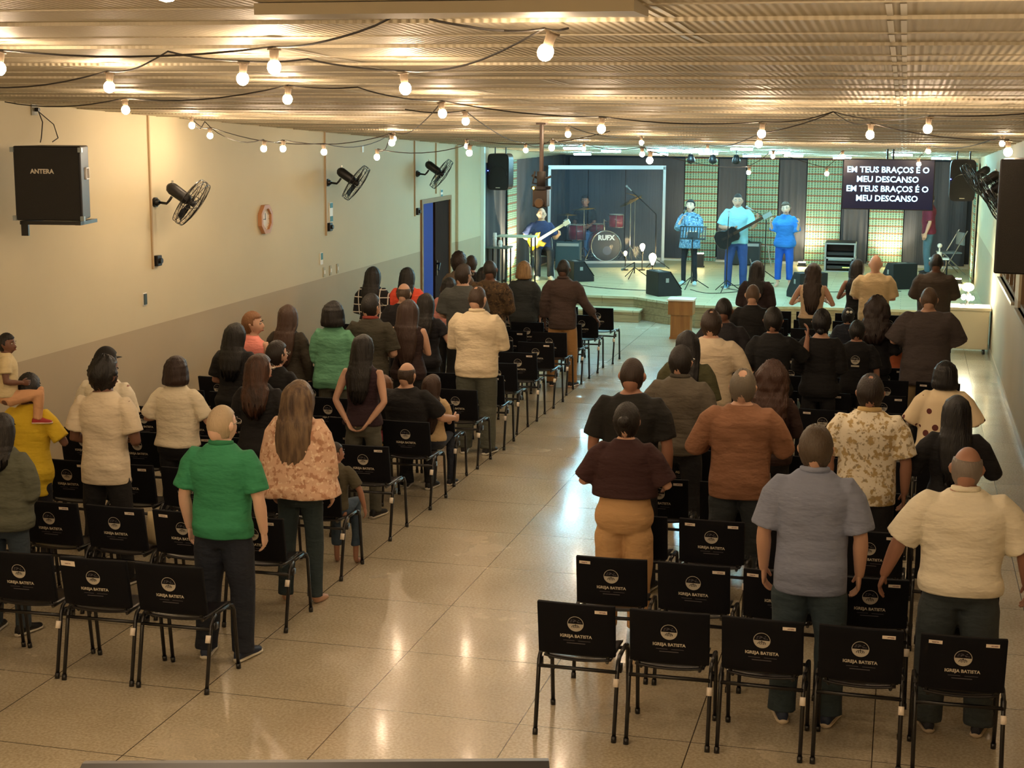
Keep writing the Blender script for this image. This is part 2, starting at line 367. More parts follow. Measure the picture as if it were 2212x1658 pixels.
# ================================================================= STAGE BACKDROP
def drape(name, x0, x1, y, z0, z1, m, label, cat, group=None, waves=5, amp=.015, side=False):
    v = []; f = []; n = max(8, int(waves*8))
    for i in range(n+1):
        t = i/n; a = x0+(x1-x0)*t; d = amp*math.sin(2*PI*waves*t)
        for z in (z0, z1):
            for o_ in (0, .012):
                v.append((y+d+o_, a, z) if side else (a, y+d+o_, z))
    for i in range(n):
        k = i*4
        f += [(k, k+4, k+6, k+2), (k+1, k+3, k+7, k+5), (k+2, k+6, k+7, k+3), (k, k+1, k+5, k+4)]
    f += [(0, 2, 3, 1), (n*4, n*4+1, n*4+3, n*4+2)]
    o = MB().add(v, f).build(name, m, smooth=False)
    return tag(o, label, cat, group)
for i, (a, c_) in enumerate([(-4.74, -4.02), (-3.38, -2.70), (-2.08, -1.35), (-.74, -.03)]):
    drape('patterned_curtain', a, c_, YB-.13, .42, 2.68, M_PATTERN, ['green patterned curtain behind the singer at the music stand', 'green patterned curtain just right of the guitarist', 'green patterned curtain between the woman in blue and the flight case', 'green patterned curtain hanging below and behind the television'][i], 'curtain', 'green patterned curtains on the back wall', 3, .006)
for i, (a, c_) in enumerate([(XL+.15, -4.76), (-4.0, -3.4), (-2.68, -2.1), (-1.33, -.76), (-.01, XR-.1)]):
    drape('black_curtain', a, c_, YB-.1, .46, 2.66, M_DRAPE, ['black curtain behind the drum booth', 'black curtain panel behind the guitarist', 'black curtain panel behind the woman in blue', 'black curtain panel behind the flight case', 'black curtain at the right end of the back wall'][i], 'curtain', 'black curtains on the back wall', 4, .012)
drape('black_curtain', 27.2, YB-.2, XL+.06, .46, 2.72, M_DRAPE, 'black curtain along the left side wall of the stage', 'curtain', None, 14, .015, True)
drape('patterned_curtain', 28.75, 29.45, XL+.11, .42, 2.72, M_PATTERN, 'green patterned curtain on the left side wall of the stage', 'curtain', None, 3, .006, True)
drape('patterned_curtain', 31.2, 31.9, XR-.07, .42, 2.72, M_PATTERN, 'green patterned curtain on the right side wall of the stage', 'curtain', None, 3, .006, True)
# ================================================================= CHAIRS
def emblem(b, x, y, z, s, facing=-1, m0=0, m1=1, m2=2, words=True):
    """round badge with the white lower half, tree above, roots below; drawn on the plane y"""
    def P(a, c, d=0): return (x+a*s, y+d*facing, z+c*s)
    n = 28; ring = []
    for i in range(n):
        t = 2*PI*i/n; ring += [P(math.cos(t), math.sin(t)), P(.93*math.cos(t), .93*math.sin(t))]
    b.add(ring, [(2*i, (2*i+2) % (2*n), (2*i+3) % (2*n), 2*i+1) for i in range(n)], m0)
    low = [P(.93*math.cos(PI+PI*i/14), .93*math.sin(PI+PI*i/14)) for i in range(15)]
    b.add(low, [tuple(range(15))], m0)
    rnd = random.Random(5)
    for k in range(16):
        a = PI*rnd.random(); r = .2+.45*rnd.random(); cx, cz = r*math.cos(a)*1.05, .22+r*.62*math.sin(a)
        b.add([P(cx+.1*math.cos(q), cz+.055*math.sin(q), .0004) for q in (0, 1.2, 2.5, 3.7, 5)], [(0, 1, 2, 3, 4)], m1)
    for pts in ([(0, -.02), (0, -.5)], [(0, -.12), (-.2, -.25), (-.24, -.45), (-.12, -.5)], [(0, -.12), (.2, -.25), (.24, -.45), (.12, -.5)], [(-.2, -.15), (-.42, -.3), (-.46, -.48)], [(.2, -.15), (.42, -.3), (.4, -.5)]):
        for (ax, az), (bx_, bz) in zip(pts[:-1], pts[1:]):
            dx, dz = bx_-ax, bz-az; l = math.hypot(dx, dz); nx, nz = -dz/l*.035, dx/l*.035
            b.add([P(ax+nx, az+nz, .0008), P(bx_+nx, bz+nz, .0008), P(bx_-nx, bz-nz, .0008), P(ax-nx, az-nz, .0008)], [(0, 1, 2, 3)], m2)
def chair_template():
    """origin on the floor under the middle of the seat; back of the chair towards -y"""
    W = .235
    parts = {}
    def side_tube(s):
        x = s*W
        rear = MB().tube([(x, -.24, .015), (x, -.19, .25), (x, -.155, .42), (x, -.13, .455), (x, -.09, .475)], .0125, 10); rear.cyl((x, -.243, 0), (x, -.235, .035), .016, 10)
        front = MB().tube([(x, .24, .015), (x, .21, .25), (x, .19, .42), (x, .16, .46), (x, .10, .475)], .0125, 10); front.cyl((x, .242, 0), (x, .236, .035), .016, 10)
        return rear, front
    legs = [m for s in (-1, 1) for m in side_tube(s)]
    fr = MB()
    for s in (-1, 1): fr.tube([(s*W, -.09, .475), (s*W, .10, .475)], .0125, 10)
    fr.tube([(-W, -.165, .40), (W, -.165, .40)], .012, 8).tube([(-W, .15, .44), (W, .15, .44)], .011, 8)
    for s in (-1, 1):
        fr.tube([(s*.17, .12, .445), (s*.17, -.14, .445), (s*.185, -.19, .50), (s*.185, -.235, .78)], .011, 8)
        fr.box(s*(W+.004)-.014, -.13, .385, s*(W+.004)+.014, -.08, .43)
    sg = MB(); n = 10; v = []; f = []
    for i in range(n+1):
        for j in range(9):
            x = -.20+.40*i/n; t = j/8; y = -.18+.40*t
            z = .462+.018*abs(x/.2)**2.2-.010*math.sin(PI*t)-.03*max(0, t-.8)*5*.5
            v += [(x, y, z), (x, y, z-.012)]
    idx = lambda i, j, k: (i*9+j)*2+k
    for i in range(n):
        for j in range(8): f += [(idx(i, j, 0), idx(i+1, j, 0), idx(i+1, j+1, 0), idx(i, j+1, 0)), (idx(i, j, 1), idx(i, j+1, 1), idx(i+1, j+1, 1), idx(i+1, j, 1))]
    for i in range(n): f += [(idx(i, 0, 0), idx(i, 0, 1), idx(i+1, 0, 1), idx(i+1, 0, 0)), (idx(i, 8, 0), idx(i+1, 8, 0), idx(i+1, 8, 1), idx(i, 8, 1))]
    for j in range(8): f += [(idx(0, j, 0), idx(0, j+1, 0), idx(0, j+1, 1), idx(0, j, 1)), (idx(n, j, 0), idx(n, j, 1), idx(n, j+1, 1), idx(n, j+1, 0))]
    sg.add(v, f)
    def shell(x0, x1, z0, z1, t, off, puff=0):
        v = []; f = []; nx, nz = 10, 6
        for i in range(nx+1):
            for j in range(nz+1):
                u = i/nx*2-1; x = x0+(x1-x0)*i/nx; z = z0+(z1-z0)*j/nz
                y = -.185-(z-.5)*.18+.022*(u*u-1)*0+off-.022*(1-u*u)*.6
                v += [(x, y, z), (x, y+t, z)]
        id2 = lambda i, j, k: (i*(nz+1)+j)*2+k
        for i in range(nx):
            for j in range(nz): f += [(id2(i, j, 0), id2(i+1, j, 0), id2(i+1, j+1, 0), id2(i, j+1, 0)), (id2(i, j, 1), id2(i, j+1, 1), id2(i+1, j+1, 1), id2(i+1, j, 1))]
            f += [(id2(i, 0, 0), id2(i, 0, 1), id2(i+1, 0, 1), id2(i+1, 0, 0)), (id2(i, nz, 0), id2(i+1, nz, 0), id2(i+1, nz, 1), id2(i, nz, 1))]
        for j in range(nz): f += [(id2(0, j, 0), id2(0, j+1, 0), id2(0, j+1, 1), id2(0, j, 1)), (id2(nx, j, 0), id2(nx, j, 1), id2(nx, j+1, 1), id2(nx, j+1, 0))]
        return MB().add(v, f)
    back = shell(-.21, .21, .49, .80, .012, 0)
    cover = shell(-.228, .228, .50, .822, .034, -.012)
    em = MB(); emblem(em, 0, 0, 0, .048)
    em.text('IGREJA BATISTA', .0265, (0, 0, -.080), (1, 0, 0), (0, 0, 1), 3, fat=.0008, thick=.0)
    em.add([(-.075, 0, -.107), (.085, 0, -.107), (.085, 0, -.110), (-.075, 0, -.110)], [(0, 1, 2, 3)], 1)
    em.add([(-.055, 0, -.122), (.055, 0, -.122), (.055, 0, -.127), (-.055, 0, -.127)], [(0, 1, 2, 3)], 1)
    em.v = [(x, -.185-(z+.70-.5)*.18-.022*.6*(1-(x/.228)**2)-.0135+y, z+.70) for x, y, z in em.v]
    return dict(legs=legs, frame=fr, seat=sg, back=back, cover=cover, emblem=em)
def paper(x, w=.072, h=.02, z=.785):
    b = MB(); f = lambda a, c: (a, -.185-(c-.5)*.18-.022*.6*(1-(a/.228)**2)-.0145, c)
    b.add([f(x-w/2, z-h/2), f(x+w/2, z-h/2-.001), f(x+w/2, z+h/2), f(x-w/2, z+h/2)], [(0, 1, 2, 3)])
    b.text('reservado', .012, f(x+.004, z), (1, 0, 0), (0, -.1, 1), 1, fat=.0003, thick=.0006)
    return b
TPL = None
def make_chair():
    t = chair_template(); r = empty('stacking_chair', 'x', 'chair')
    for l in t['legs']: l.build('leg', M_FRAME, r, True)
    t['frame'].build('seat_frame', M_FRAME, r, True); t['seat'].build('seat', M_SEAT, r, True)
    t['back'].build('backrest', M_BLACK, r, True)
    cv = t['cover'].build('back_cover', M_COVER, r, True, bevel=.004)
    t['emblem'].build('printed_emblem', [M_PRINT, M_PRINTD, M_COVER, M_PRINTW], cv)
    s = MB().cyl((.235, -.207, .325), (.235, -.192, .37), .0165, 12).build('white_sticker', M_PAPER, r, True)
    return r
CH0 = make_chair()
PAPERS = {}
def copy_chair(x, y, rz, label, group, papers=(), first=[True]):
    if first[0]: r = CH0; first[0] = False
    else:
        r = CH0.copy(); C.objects.link(r)
        for ch in list(CH0.children):
            if ch.name.startswith('paper'): continue
            c = ch.copy(); C.objects.link(c); c.parent = r
            for g in ch.children:
                if g.name.startswith('paper'): continue
                d = g.copy(); C.objects.link(d); d.parent = c
    r.location = (x, y, 0); r.rotation_euler = (0, 0, rz); tag(r, label, 'chair', group)
    cv = [c for c in r.children if c.name.startswith('back_cover')][0]
    for px, w_ in papers:
        k = (px, w_)
        if k not in PAPERS:
            o = paper(px, w_, .034 if w_ > .08 else .02).build('paper_label', [M_PAPER, M_INK]); PAPERS[k] = o.data; o.parent = cv
        else:
            o = bpy.data.objects.new('paper_label', PAPERS[k]); C.objects.link(o); o.parent = cv
    return r
LR = [8.45, 9.67, 10.92, 12.1, 13.2, 14.12, 14.92, 15.86, 16.7, 17.5, 18.37, 19.28, 20.17, 21.12, 22.0]
RR = [8.38, 9.35, 10.45, 11.6, 12.7, 13.8, 14.85, 15.8, 16.75, 17.6, 18.6, 19.6, 20.6, 21.5, 22.4]
ORD = ['first', 'second', 'third', 'fourth', 'fifth', 'sixth', 'seventh', 'eighth', 'ninth', 'tenth', 'eleventh', 'twelfth', 'thirteenth', 'fourteenth', 'fifteenth']
SKIP = set([('L', 0, 4), ('L', 0, 5), ('L', 1, 5), ('L', 5, 3), ('L', 6, 1), ('L', 6, 2), ('L', 6, 4), ('L', 7, 5), ('L', 8, 1), ('L', 8, 3), ('L', 8, 4), ('L', 8, 5), ('L', 9, 1), ('L', 9, 2), ('L', 9, 4), ('L', 9, 5), ('L', 10, 2), ('L', 10, 4), ('L', 10, 5), ('L', 11, 2), ('L', 11, 3), ('L', 11, 4), ('L', 12, 2), ('L', 12, 3), ('L', 13, 3), ('L', 14, 2), ('L', 14, 3), ('R', 3, 2), ('R', 4, 1), ('R', 5, 1), ('R', 5, 3), ('R', 7, 0), ('R', 8, 0), ('R', 9, 0), ('R', 9, 2), ('R', 9, 4), ('R', 10, 0), ('R', 10, 2), ('R', 10, 3), ('R', 10, 4), ('R', 11, 0), ('R', 11, 2), ('R', 11, 3), ('R', 11, 4), ('R', 12, 2), ('R', 12, 3), ('R', 12, 4), ('R', 13, 3)])
def chair_label(side, i, k, pap):
    tagw = {0: 'no paper label', 1: 'one paper label', 2: 'two paper labels'}[len(pap)]
    return 'black chair, %s block, %s nearest row, %s seat from the aisle' % (side, ORD[i], ORD[k])
LP = {(0, 0): [], (0, 1): [(-.165, .1)], (0, 2): [], (1, 0): [(.13, .072)], (1, 2): [(.13, .072)], (1, 3): [(.13, .072)], (1, 1): [(-.14, .072)], (2, 0): [(.13, .072)], (2, 3): [(.14, .072)], (2, 4): [(.14, .072)],
      (3, 0): [(.14, .072)], (4, 1): [(.14, .072)], (5, 0): [(.14, .072)], (7, 0): [(.14, .072)], (8, 1): [(.14, .072)], (9, 0): [(.14, .072)], (10, 0): [(.14, .072)], (6, 4): [(-.14, .072)]}
RP = {(0, 0): [(.15, .072)], (0, 2): [(.15, .072)], (0, 3): [(.15, .072)], (0, 4): [(-.15, .072), (.15, .072)], (1, 0): [(-.17, .072)], (1, 1): [(.16, .078)], (1, 2): [(-.17, .072)], (1, 3): [(.14, .072)], (1, 4): [(.15, .072)],
      (2, 1): [(-.15, .072), (.15, .072)], (2, 3): [(.15, .072)], (3, 0): [(.15, .072)], (6, 2): [(-.15, .072), (.15, .072)], (7, 2): [(.1, .072)], (7, 3): [(.15, .072)], (8, 4): [(-.15, .072)], (9, 3): [(.15, .072)], (5, 2): [(.1, .072)]}
for i, y in enumerate(LR):
    for k in range(6):
        if ('L', i, k) in SKIP: continue
        x = -4.335-.527*k+(.03*math.sin(i*2.1) if i else 0)-(.0 if i < 3 else .03)
        if i == 14: x += .12
        if i in (12, 13, 14) and k > 3: continue
        copy_chair(x, y+.24, .03*math.sin(i*3+k), chair_label('left', i, k, LP.get((i, k), [])), 'black chairs in the left block', LP.get((i, k), []) if (i, k) in LP or (i*7+k*3) % 5 else [(.14, .072)])
for i, y in enumerate(RR):
    for k in range(5):
        if ('R', i, k) in SKIP: continue
        x = -1.73+.537*k+.02*math.sin(i*1.7)
        if i > 12 and k > 3: continue
        copy_chair(x, y+.24, .03*math.sin(i*2+k*2), chair_label('right', i, k, RP.get((i, k), [])), 'black chairs in the right block', RP.get((i, k), []))
# ================================================================= STRING LIGHTS
BUL = [(-2.64, 6.26, 3.79), (-1.29, 5.56, 3.82), (-3.16, 7.1, 3.76), (-4.24, 7.76, 3.73), (-4.08, 6.45, 3.79), (-2.42, 7.38, 3.72), (-5.52, 10.33, 3.61), (-3.72, 9.02, 3.68), (-3.12, 10.33, 3.6), (-3.46, 12.1, 3.54), (-6.68, 13.8, 3.47), (-6.94, 14.75, 3.36), (-5.93, 13.77, 3.26), (-5.93, 14.24, 3.25), (-5.7, 14.75, 3.21), (-6.14, 18.27, 3.29), (-4.65, 13.77, 3.33), (-5.33, 15.3, 3.15), (-5.21, 18.27, 3.21), (-4.18, 14.75, 3.22), (-4.47, 18.27, 3.17), (-3.35, 14.75, 3.28), (-3.35, 15.49, 3.4), (-2.11, 10.87, 3.5), (-4.53, 22.03, 3.11), (-3.2, 19.1, 3.26), (-3.05, 18.27, 3.14), (-2.23, 13.77, 3.2), (-2.75, 22.03, 3.11), (-1.04, 11.47, 3.47), (-1.19, 12.91, 3.37), (-1.83, 22.03, 3.04), (-2.16, 22.03, 2.81), (-1.08, 22.03, 2.81), (-0.87, 22.03, 3.05), (-0.27, 11.47, 3.47), (0.12, 10.87, 3.52), (0.27, 22.03, 3.13), (0.15, 22.03, 2.96), (0.98, 17.64, 3.32), (0.68, 11.47, 3.36)]
BLAB = ['largest glowing bulb, left of centre near the top of the picture', 'large glowing bulb on a tilted socket below the ceiling panel', 'glowing bulb just left of the largest one', 'glowing bulb hanging alone at the upper left, above the wall speaker', 'glowing bulb cut by the left edge of the picture', 'large glowing bulb left of the tilted socket one',
        'glowing bulb against the ceiling right above the left wall edge', 'glowing bulb in the middle between the clock and the largest bulb', 'glowing bulb above the second wall fan, against the ceiling', 'glowing bulb right beside and below the ceiling bulb over the fans', 'first small glowing bulb on the cable leaving the left wall', 'second small glowing bulb on the cable leaving the left wall', 'small glowing bulb above the clock', 'small glowing bulb just right of the one above the clock', 'small glowing bulb in front of the second conduit',
        'upper of two touching bulbs above the second wall fan', 'lower of two touching bulbs above the second wall fan', 'low hanging bulb between the second and third wall fans', 'upper of two bulbs left of the hanging stage speaker', 'lower of two bulbs left of the hanging stage speaker', 'small bulb between the left stage speaker and the ceiling pole', 'bulb immediately right of the ceiling pole', 'bulb against the ceiling right of the pole top', 'bright bulb hanging above the drum booth', 'small bulb at the top left of the drum booth', 'highest of four clustered bulbs above the right end of the drum booth', 'middle bulb of the cluster above the right end of the drum booth', 'lowest and brightest bulb of the cluster above the drum booth corner', 'small bulb above the singer at the music stand', 'upper bulb of the pair above the guitarist', 'lower bulb of the pair above the guitarist', 'small bulb above the gap between guitarist and woman in blue', 'low bulb in front of the curtain right of the guitarist', 'low bulb in front of the curtain left of the television', 'small bulb at the top left corner of the television', 'bright bulb hanging above the television, left', 'bright bulb hanging above the television, right', 'small bulb above the right corner of the television', 'bulb in front of the lit lyrics on the television', 'small bulb above the big right speaker', 'bright bulb beside the big right speaker']
def make_bulb():
    r = empty('string_light_bulb', 'x', 'light bulb')
    MB().ball((0, 0, 0), .03, 14, sq=(1, 1, 1.08)).build('bulb_glass', M_BULB, r, True)
    b = MB().cyl((0, 0, .026), (0, 0, .07), .018, 12, r1=.021); b.cyl((0, 0, .07), (0, 0, .078), .03, 12); b.build('socket', M_SOCK, r)
    return r
B0 = make_bulb(); rnd = random.Random(11)
EXTRA = [(-5.2, 4.4, 3.78), (-3.6, 3.6, 3.82), (-1.4, 2.8, 3.84), (.4, 4.6, 3.78), (.9, 7.4, 3.66), (-6.6, 7.2, 3.7), (-6.4, 2.6, 3.8)]+[(x_+.3*(j_ % 2), y_, 3.88) for j_, y_ in enumerate((-1.1, .4, 1.7, 2.9)) for x_ in (-6.4, -4.8, -3.2, -1.7, .5)]  # bulbs added out of view to even the light and brighten people's backs
for i, c_ in enumerate(BUL+EXTRA):
    if i == 0: r = B0
    else:
        r = B0.copy(); C.objects.link(r)
        for ch in B0.children: k = ch.copy(); C.objects.link(k); k.parent = r
    r.location = c_; r.rotation_euler = (rnd.uniform(-.12, .12), rnd.uniform(-.12, .12) if i != 1 else -.35, rnd.random()*6)
    tag(r, BLAB[i] if i < len(BLAB) else 'added glowing fill bulb outside the picture', 'light bulb', 'string light bulbs' if i < len(BLAB) else 'added fill bulbs near the camera')
def wire(pts, label, sag=.05):
    out = []
    P = [Vector(p)+(Vector((0, 0, .085)) if k else Vector()) for p, k in pts]
    for a, c_ in zip(P[:-1], P[1:]):
        n = 8
        for i in range(n):
            t = i/n; q = a.lerp(c_, t); q.z -= sag*4*t*(1-t)*min(1, (a-c_).length/2); q.x += .006*math.sin(9*t+a.y*3); out.append(q)
    out.append(P[-1]); out = [Vector((q.x, q.y, min(q.z, CZ(q.y)-.012))) for q in out]
    tag(MB().tube(out, .0045, 6).build('string_light_cable', M_CABLE), label, 'cable', 'string light cables')
Bk = lambda i: (BUL[i], 1)
A_ = lambda x, y: ((x, y, CZ(y)-.015), 0)
wire([A_(-5.6, 6.0), Bk(4), Bk(0), A_(-1.84, 5.44)], 'dark cable carrying the largest glowing bulb across the upper left')
wire([A_(-6.2, 9.3), Bk(3), A_(-3.41, 6.8), Bk(2), ((-2.9, 7.3, 3.86), 0), Bk(5), Bk(1), A_(-1.27, 5.85)], 'dark cable zigzagging from the left edge to the tilted socket')
wire([A_(-1.7, 5.48), ((-1.45, 5.6, 3.9), 0), Bk(1), A_(-1.27, 5.85)], 'short dark cable from the ceiling panel down to the tilted socket')
wire([A_(-7.3, 11.6), Bk(6), Bk(7), ((-3.4, 9.4, 3.76), 0), Bk(8), Bk(23), Bk(29), A_(-.58, 12.46), Bk(36), A_(1.3, 11.0)], 'long dark cable crossing the whole hall below the ceiling')
wire([A_(-7.4, 15.6), Bk(10), Bk(11), Bk(14), Bk(15), Bk(8)], 'dark cable leaving the left wall above the first fan, upper one', .1)
wire([A_(-7.4, 15.6), Bk(12), Bk(13), Bk(16), Bk(17), Bk(19), Bk(18), A_(-3.3, 17.5)], 'dark cable leaving the left wall above the first fan, lower one', .1)
wire([A_(-4.1, 12.5), Bk(9), Bk(20), Bk(21), Bk(24), Bk(26), Bk(28), Bk(30), A_(-.58, 12.46)], 'dark cable passing behind the ceiling pole', .06)
wire([Bk(22), Bk(25), Bk(27), Bk(32), Bk(31), Bk(33), Bk(34)], 'dark cable with low bulbs in front of the stage curtains', .06)
wire([A_(-.58, 12.46), Bk(35), Bk(40), Bk(39), Bk(37), Bk(38)], 'dark cable sagging from the ceiling towards the right wall', .08)
# ceiling panel near the camera
tag(MB().box(-2.2, 5.05, CZ(5.3)-.03, -.88, 5.34, CZ(5.1)).build('ceiling_light_panel', mat('dull panel', '#85785a', rough=.6)), 'long dull unlit panel on the ceiling near the top edge', 'ceiling panel')
# stage ceiling tubes; the last is added to light floor and door wall
for i, (x, y) in enumerate([(-5.37, 25.3), (-5.08, 27.1), (-4.07, 25.9), (-3.72, 25.8), (-4.6, 29.5), (-3.6, 26.8), (-3.5, 28.2), (-2.9, 30.1), (-2.1, 26.6), (-2.05, 29.2), (-1.23, 30.8), (-.1, 27.2), (-6.3, 30.5), (.6, 30.0), (-2.5, 24.3)]):
    z = CZ(y)-.045; r = empty('tube_light_fixture', 'white glowing tube light under the stage ceiling', 'ceiling light', (x, y, z), 0, 'white tube lights above the stage')
    MB().box(-.18, -.03, .015, .18, .03, .04).build('fixture_body', M_GREYM, r); MB().cyl((-.17, 0, 0), (.17, 0, 0), .02, 12).build('tube', M_TUBE, r, True)
# ================================================================= WALL OBJECTS, LEFT
def wall_fan(y, z, label, side=1, x=XL, ang=0., tilt=.0):
    """side=1: mounted on the left wall, reaching to +x"""
    r = empty('wall_fan', label, 'fan', (x, y, z), 0 if side == 1 else PI, 'wall fans')
    b = MB().cyl((0, 0, 0), (.03, 0, 0), .05, 16); b.cyl((.03, 0, 0), (.06, 0, 0), .04, 16, r1=.025); b.build('wall_mount', M_BLACK, r)
    MB().tube([(.05, 0, 0), (.14, 0, -.01), (.17, 0, .02), (.2, 0, .06)], .014, 8).build('bracket_arm', M_BLACK, r, True)
    ax = Vector((.80, .15*side+ang, -.58)).normalized(); c0 = Vector((.2, .02, .14)); c1 = c0+ax*.17
    b = MB(); v, f = cap_tube([c0, c0+ax*.17], [.065, .06], 16); b.add(v, f); b.build('motor', M_BLACK, r, True)
    MB().cyl(c0+Vector((0, 0, .06)), c0+Vector((0, 0, .085)), .012, 8).build('oscillation_knob', M_CHROME, r)
    hub = c0+ax*.24; u = ax.cross(Vector((0, 1, 0))).normalized(); w2 = ax.cross(u)
    g = MB()
    def ringp(rad, d, n=40): return [hub+ax*d+u*(rad*math.cos(2*PI*i/n))+w2*(rad*math.sin(2*PI*i/n)) for i in range(n)]
    g.tube(ringp(.26, 0), .0045, 6, close=True)
    for rad, d in ((.255, -.045), (.255, .045)): g.tube(ringp(rad, d), .004, 6, close=True)
    for rad in (.19, .13, .07):
        for sg in (-1, 1): g.tube(ringp(rad, sg*(.06+.02*(1-rad/.25))), .0016, 4, close=True)
    for i in range(24):
        a = 2*PI*i/24; dr = u*math.cos(a)+w2*math.sin(a)
        for sg in (-1, 1):
            g.tube([hub+ax*sg*.085, hub+ax*sg*.07+dr*.13, hub+ax*sg*.045+dr*.255, hub+dr*.262], .0016 if i % 6 else .004, 4)
    g.build('grille', M_FRAME, r)
    bl = MB()
    for k in range(3):
        a = 2*PI*k/3+.4; pts = []
        for t in (.04, .1, .16, .22):
            for q in (-1, 1):
                aa = a+q*(.42 if t > .06 else .3)*(1-.3*(t > .2)); pts.append(hub+ax*(.02*q)+(u*math.cos(aa)+w2*math.sin(aa))*t)
        bl.add(pts, [(0, 1, 3, 2), (2, 3, 5, 4), (4, 5, 7, 6)])
    bl.build('fan_blades', M_BLACK, r)
    MB().tube([hub-ax*.03, hub+ax*.04], [.038, .03], 14).build('hub', M_BLACK, r, True)
    return r
for y, z, lb in ((14.57, 2.68, 'black wall fan nearest the camera on the left wall, beside the wall speaker'), (19.5, 2.68, 'black wall fan above the clock side switch, middle one of the left wall'), (23.42, 2.66, 'black wall fan closest to the open door')):
    wall_fan(y, z, lb)
def conduit(y, z0, z1, lab):
    tag(MB().box(XL, y-.012, z0, XL+.02, y+.012, z1).build('cable_conduit', mat('conduit', '#b39c78', rough=.6)), lab, 'conduit', 'vertical conduits on the left wall')
conduit(14.48, 2.0, CZ(14.48)-.0, 'thin vertical conduit beside the nearest wall fan'); conduit(19.43, 1.98, CZ(19.43), 'thin vertical conduit beside the middle wall fan')
conduit(23.3, 2.0, CZ(23.3), 'thin vertical conduit beside the fan near the door'); conduit(24.44, 2.3, CZ(24.44), 'thin vertical conduit dropping above the open door')
for y, z, lb in ((14.56, 2.08, 'black fan regulator at the foot of the nearest conduit'), (19.52, 2.09, 'black fan regulator at the foot of the middle conduit'), (23.4, 2.07, 'black fan regulator left of the door')):
    r = empty('fan_regulator', lb, 'switch', (XL, y, z), 0, 'fan regulators')
    MB().box(0, -.05, -.055, .05, .05, .055).build('housing', M_BLACK, r, bevel=.008); MB().cyl((.05, 0, 0), (.075, 0, 0), .028, 14).build('dial', M_BLACK, r)
def clock():
    r = empty('wall_clock', 'octagonal wall clock with a light brown wooden frame', 'clock', (XL, 17.37, 2.33))
    n = 8; v = []; R1, R2 = .185, .135
    for rad, d in ((R1, 0), (R1, .05), (R2, .05), (R2, .02)):
        for i in range(n): a = 2*PI*(i+.5)/n; v.append((d, rad*math.cos(a), rad*math.sin(a)))
    f = [(k*n+i, k*n+(i+1) % n, (k+1)*n+(i+1) % n, (k+1)*n+i) for k in range(3) for i in range(n)]
    MB().add(v, f).build('frame', mat('clock wood', '#b8845a', rough=.5), r)
    fb = MB().cyl((.0, 0, 0), (.02, 0, 0), R2+.005, 32); fb.build('clock_face', mat('clock face', '#d8ccb8', rough=.5), r)
    h = MB(); h.box(.021, -.004, -.01, .024, .004, .07).box(.021, -.06, -.004, .024, .01, .004)
    for i in range(12): a = 2*PI*i/12; h.box(.021, .11*math.cos(a)-.004, .11*math.sin(a)-.004, .023, .11*math.cos(a)+.004, .11*math.sin(a)+.004)
    h.build('hands', M_BLACK, r)
clock()
def plate(name, y, z, w_, h_, m, lab, cat, marks=None, grp=None):
    r = empty(name, lab, cat, (XL, y, z), 0, grp); MB().box(0, -w_/2, -h_/2, .012, w_/2, h_/2).build('plate', m, r)
    if marks:
        b = MB()
        for (a, c_, e, g) in marks: b.box(.012, a*w_/2, c_*h_/2, .016, e*w_/2, g*h_/2)
        b.build('markings', mat('sign teal', '#3f7f88', rough=.6), r)
    return r
plate('safety_sign', 19.62, 2.28, .11, .26, M_WHITE, 'small white and teal sign above the middle fan regulator', 'sign', [(-.9, .45, .9, .95), (-.9, -.95, .9, -.4)])
plate('notice', 19.24, 1.69, .09, .16, M_WHITE, 'small blue white notice just above the wall paint line', 'sign', [(-.7, -.2, .8, .9)])
for y, lb in ((19.33, 'left pale switch plate on the paint line'), (19.57, 'middle pale switch plate on the paint line'), (19.84, 'right pale switch plate on the paint line')):
    r = plate('light_switch', y, 1.5, .06, .13, mat('switch plate', '#a9a48c', rough=.5), lb, 'switch', None, 'switch plates'); MB().box(.012, -.015, -.025, .02, .015, .025).build('rocker', M_WHITE, r)
r = plate('wall_thermostat', 14.28, 1.71, .075, .13, M_WHITE, 'small dark keypad box with a pale rim on the left wall', 'keypad'); MB().box(.012, -.03, -.055, .02, .03, .055).build('keypad', mat('keypad grey', '#39453f', rough=.5), r)
r = plate('exit_sign', 24.75, 2.29, .12, .13, M_WHITE, 'small green sign above the open door', 'sign', [(-.8, .3, .8, .9), (-.8, -.9, .8, -.3)])
r = plate('power_outlet', 12.36, 3.61, .09, .1, mat('outlet', '#8d8a7a', rough=.5), 'power outlet under the ceiling above the wall speaker', 'outlet'); MB().cyl((.012, .01, 0), (.05, .01, 0), .018, 10).build('plug', M_BLACK, r)
tag(MB().tube([(XL+.04, 12.37, 3.6), (XL+.06, 12.4, 3.5), (XL+.1, 12.3, 3.36), (XL+.15, 12.2, 3.33)], .005, 6).tube([(XL+.04, 12.38, 3.59), (XL+.08, 12.55, 3.48), (XL+.1, 12.58, 3.36), (XL+.15, 12.4, 3.33)], .005, 6).build('speaker_cable', M_CABLE), 'pair of thin black cables from the outlet down to the wall speaker', 'cable')
plate('wall_plate', 20.9, 3.1, .07, .1, M_WHITE, 'tiny pale box high on the wall between the fans', 'junction box')
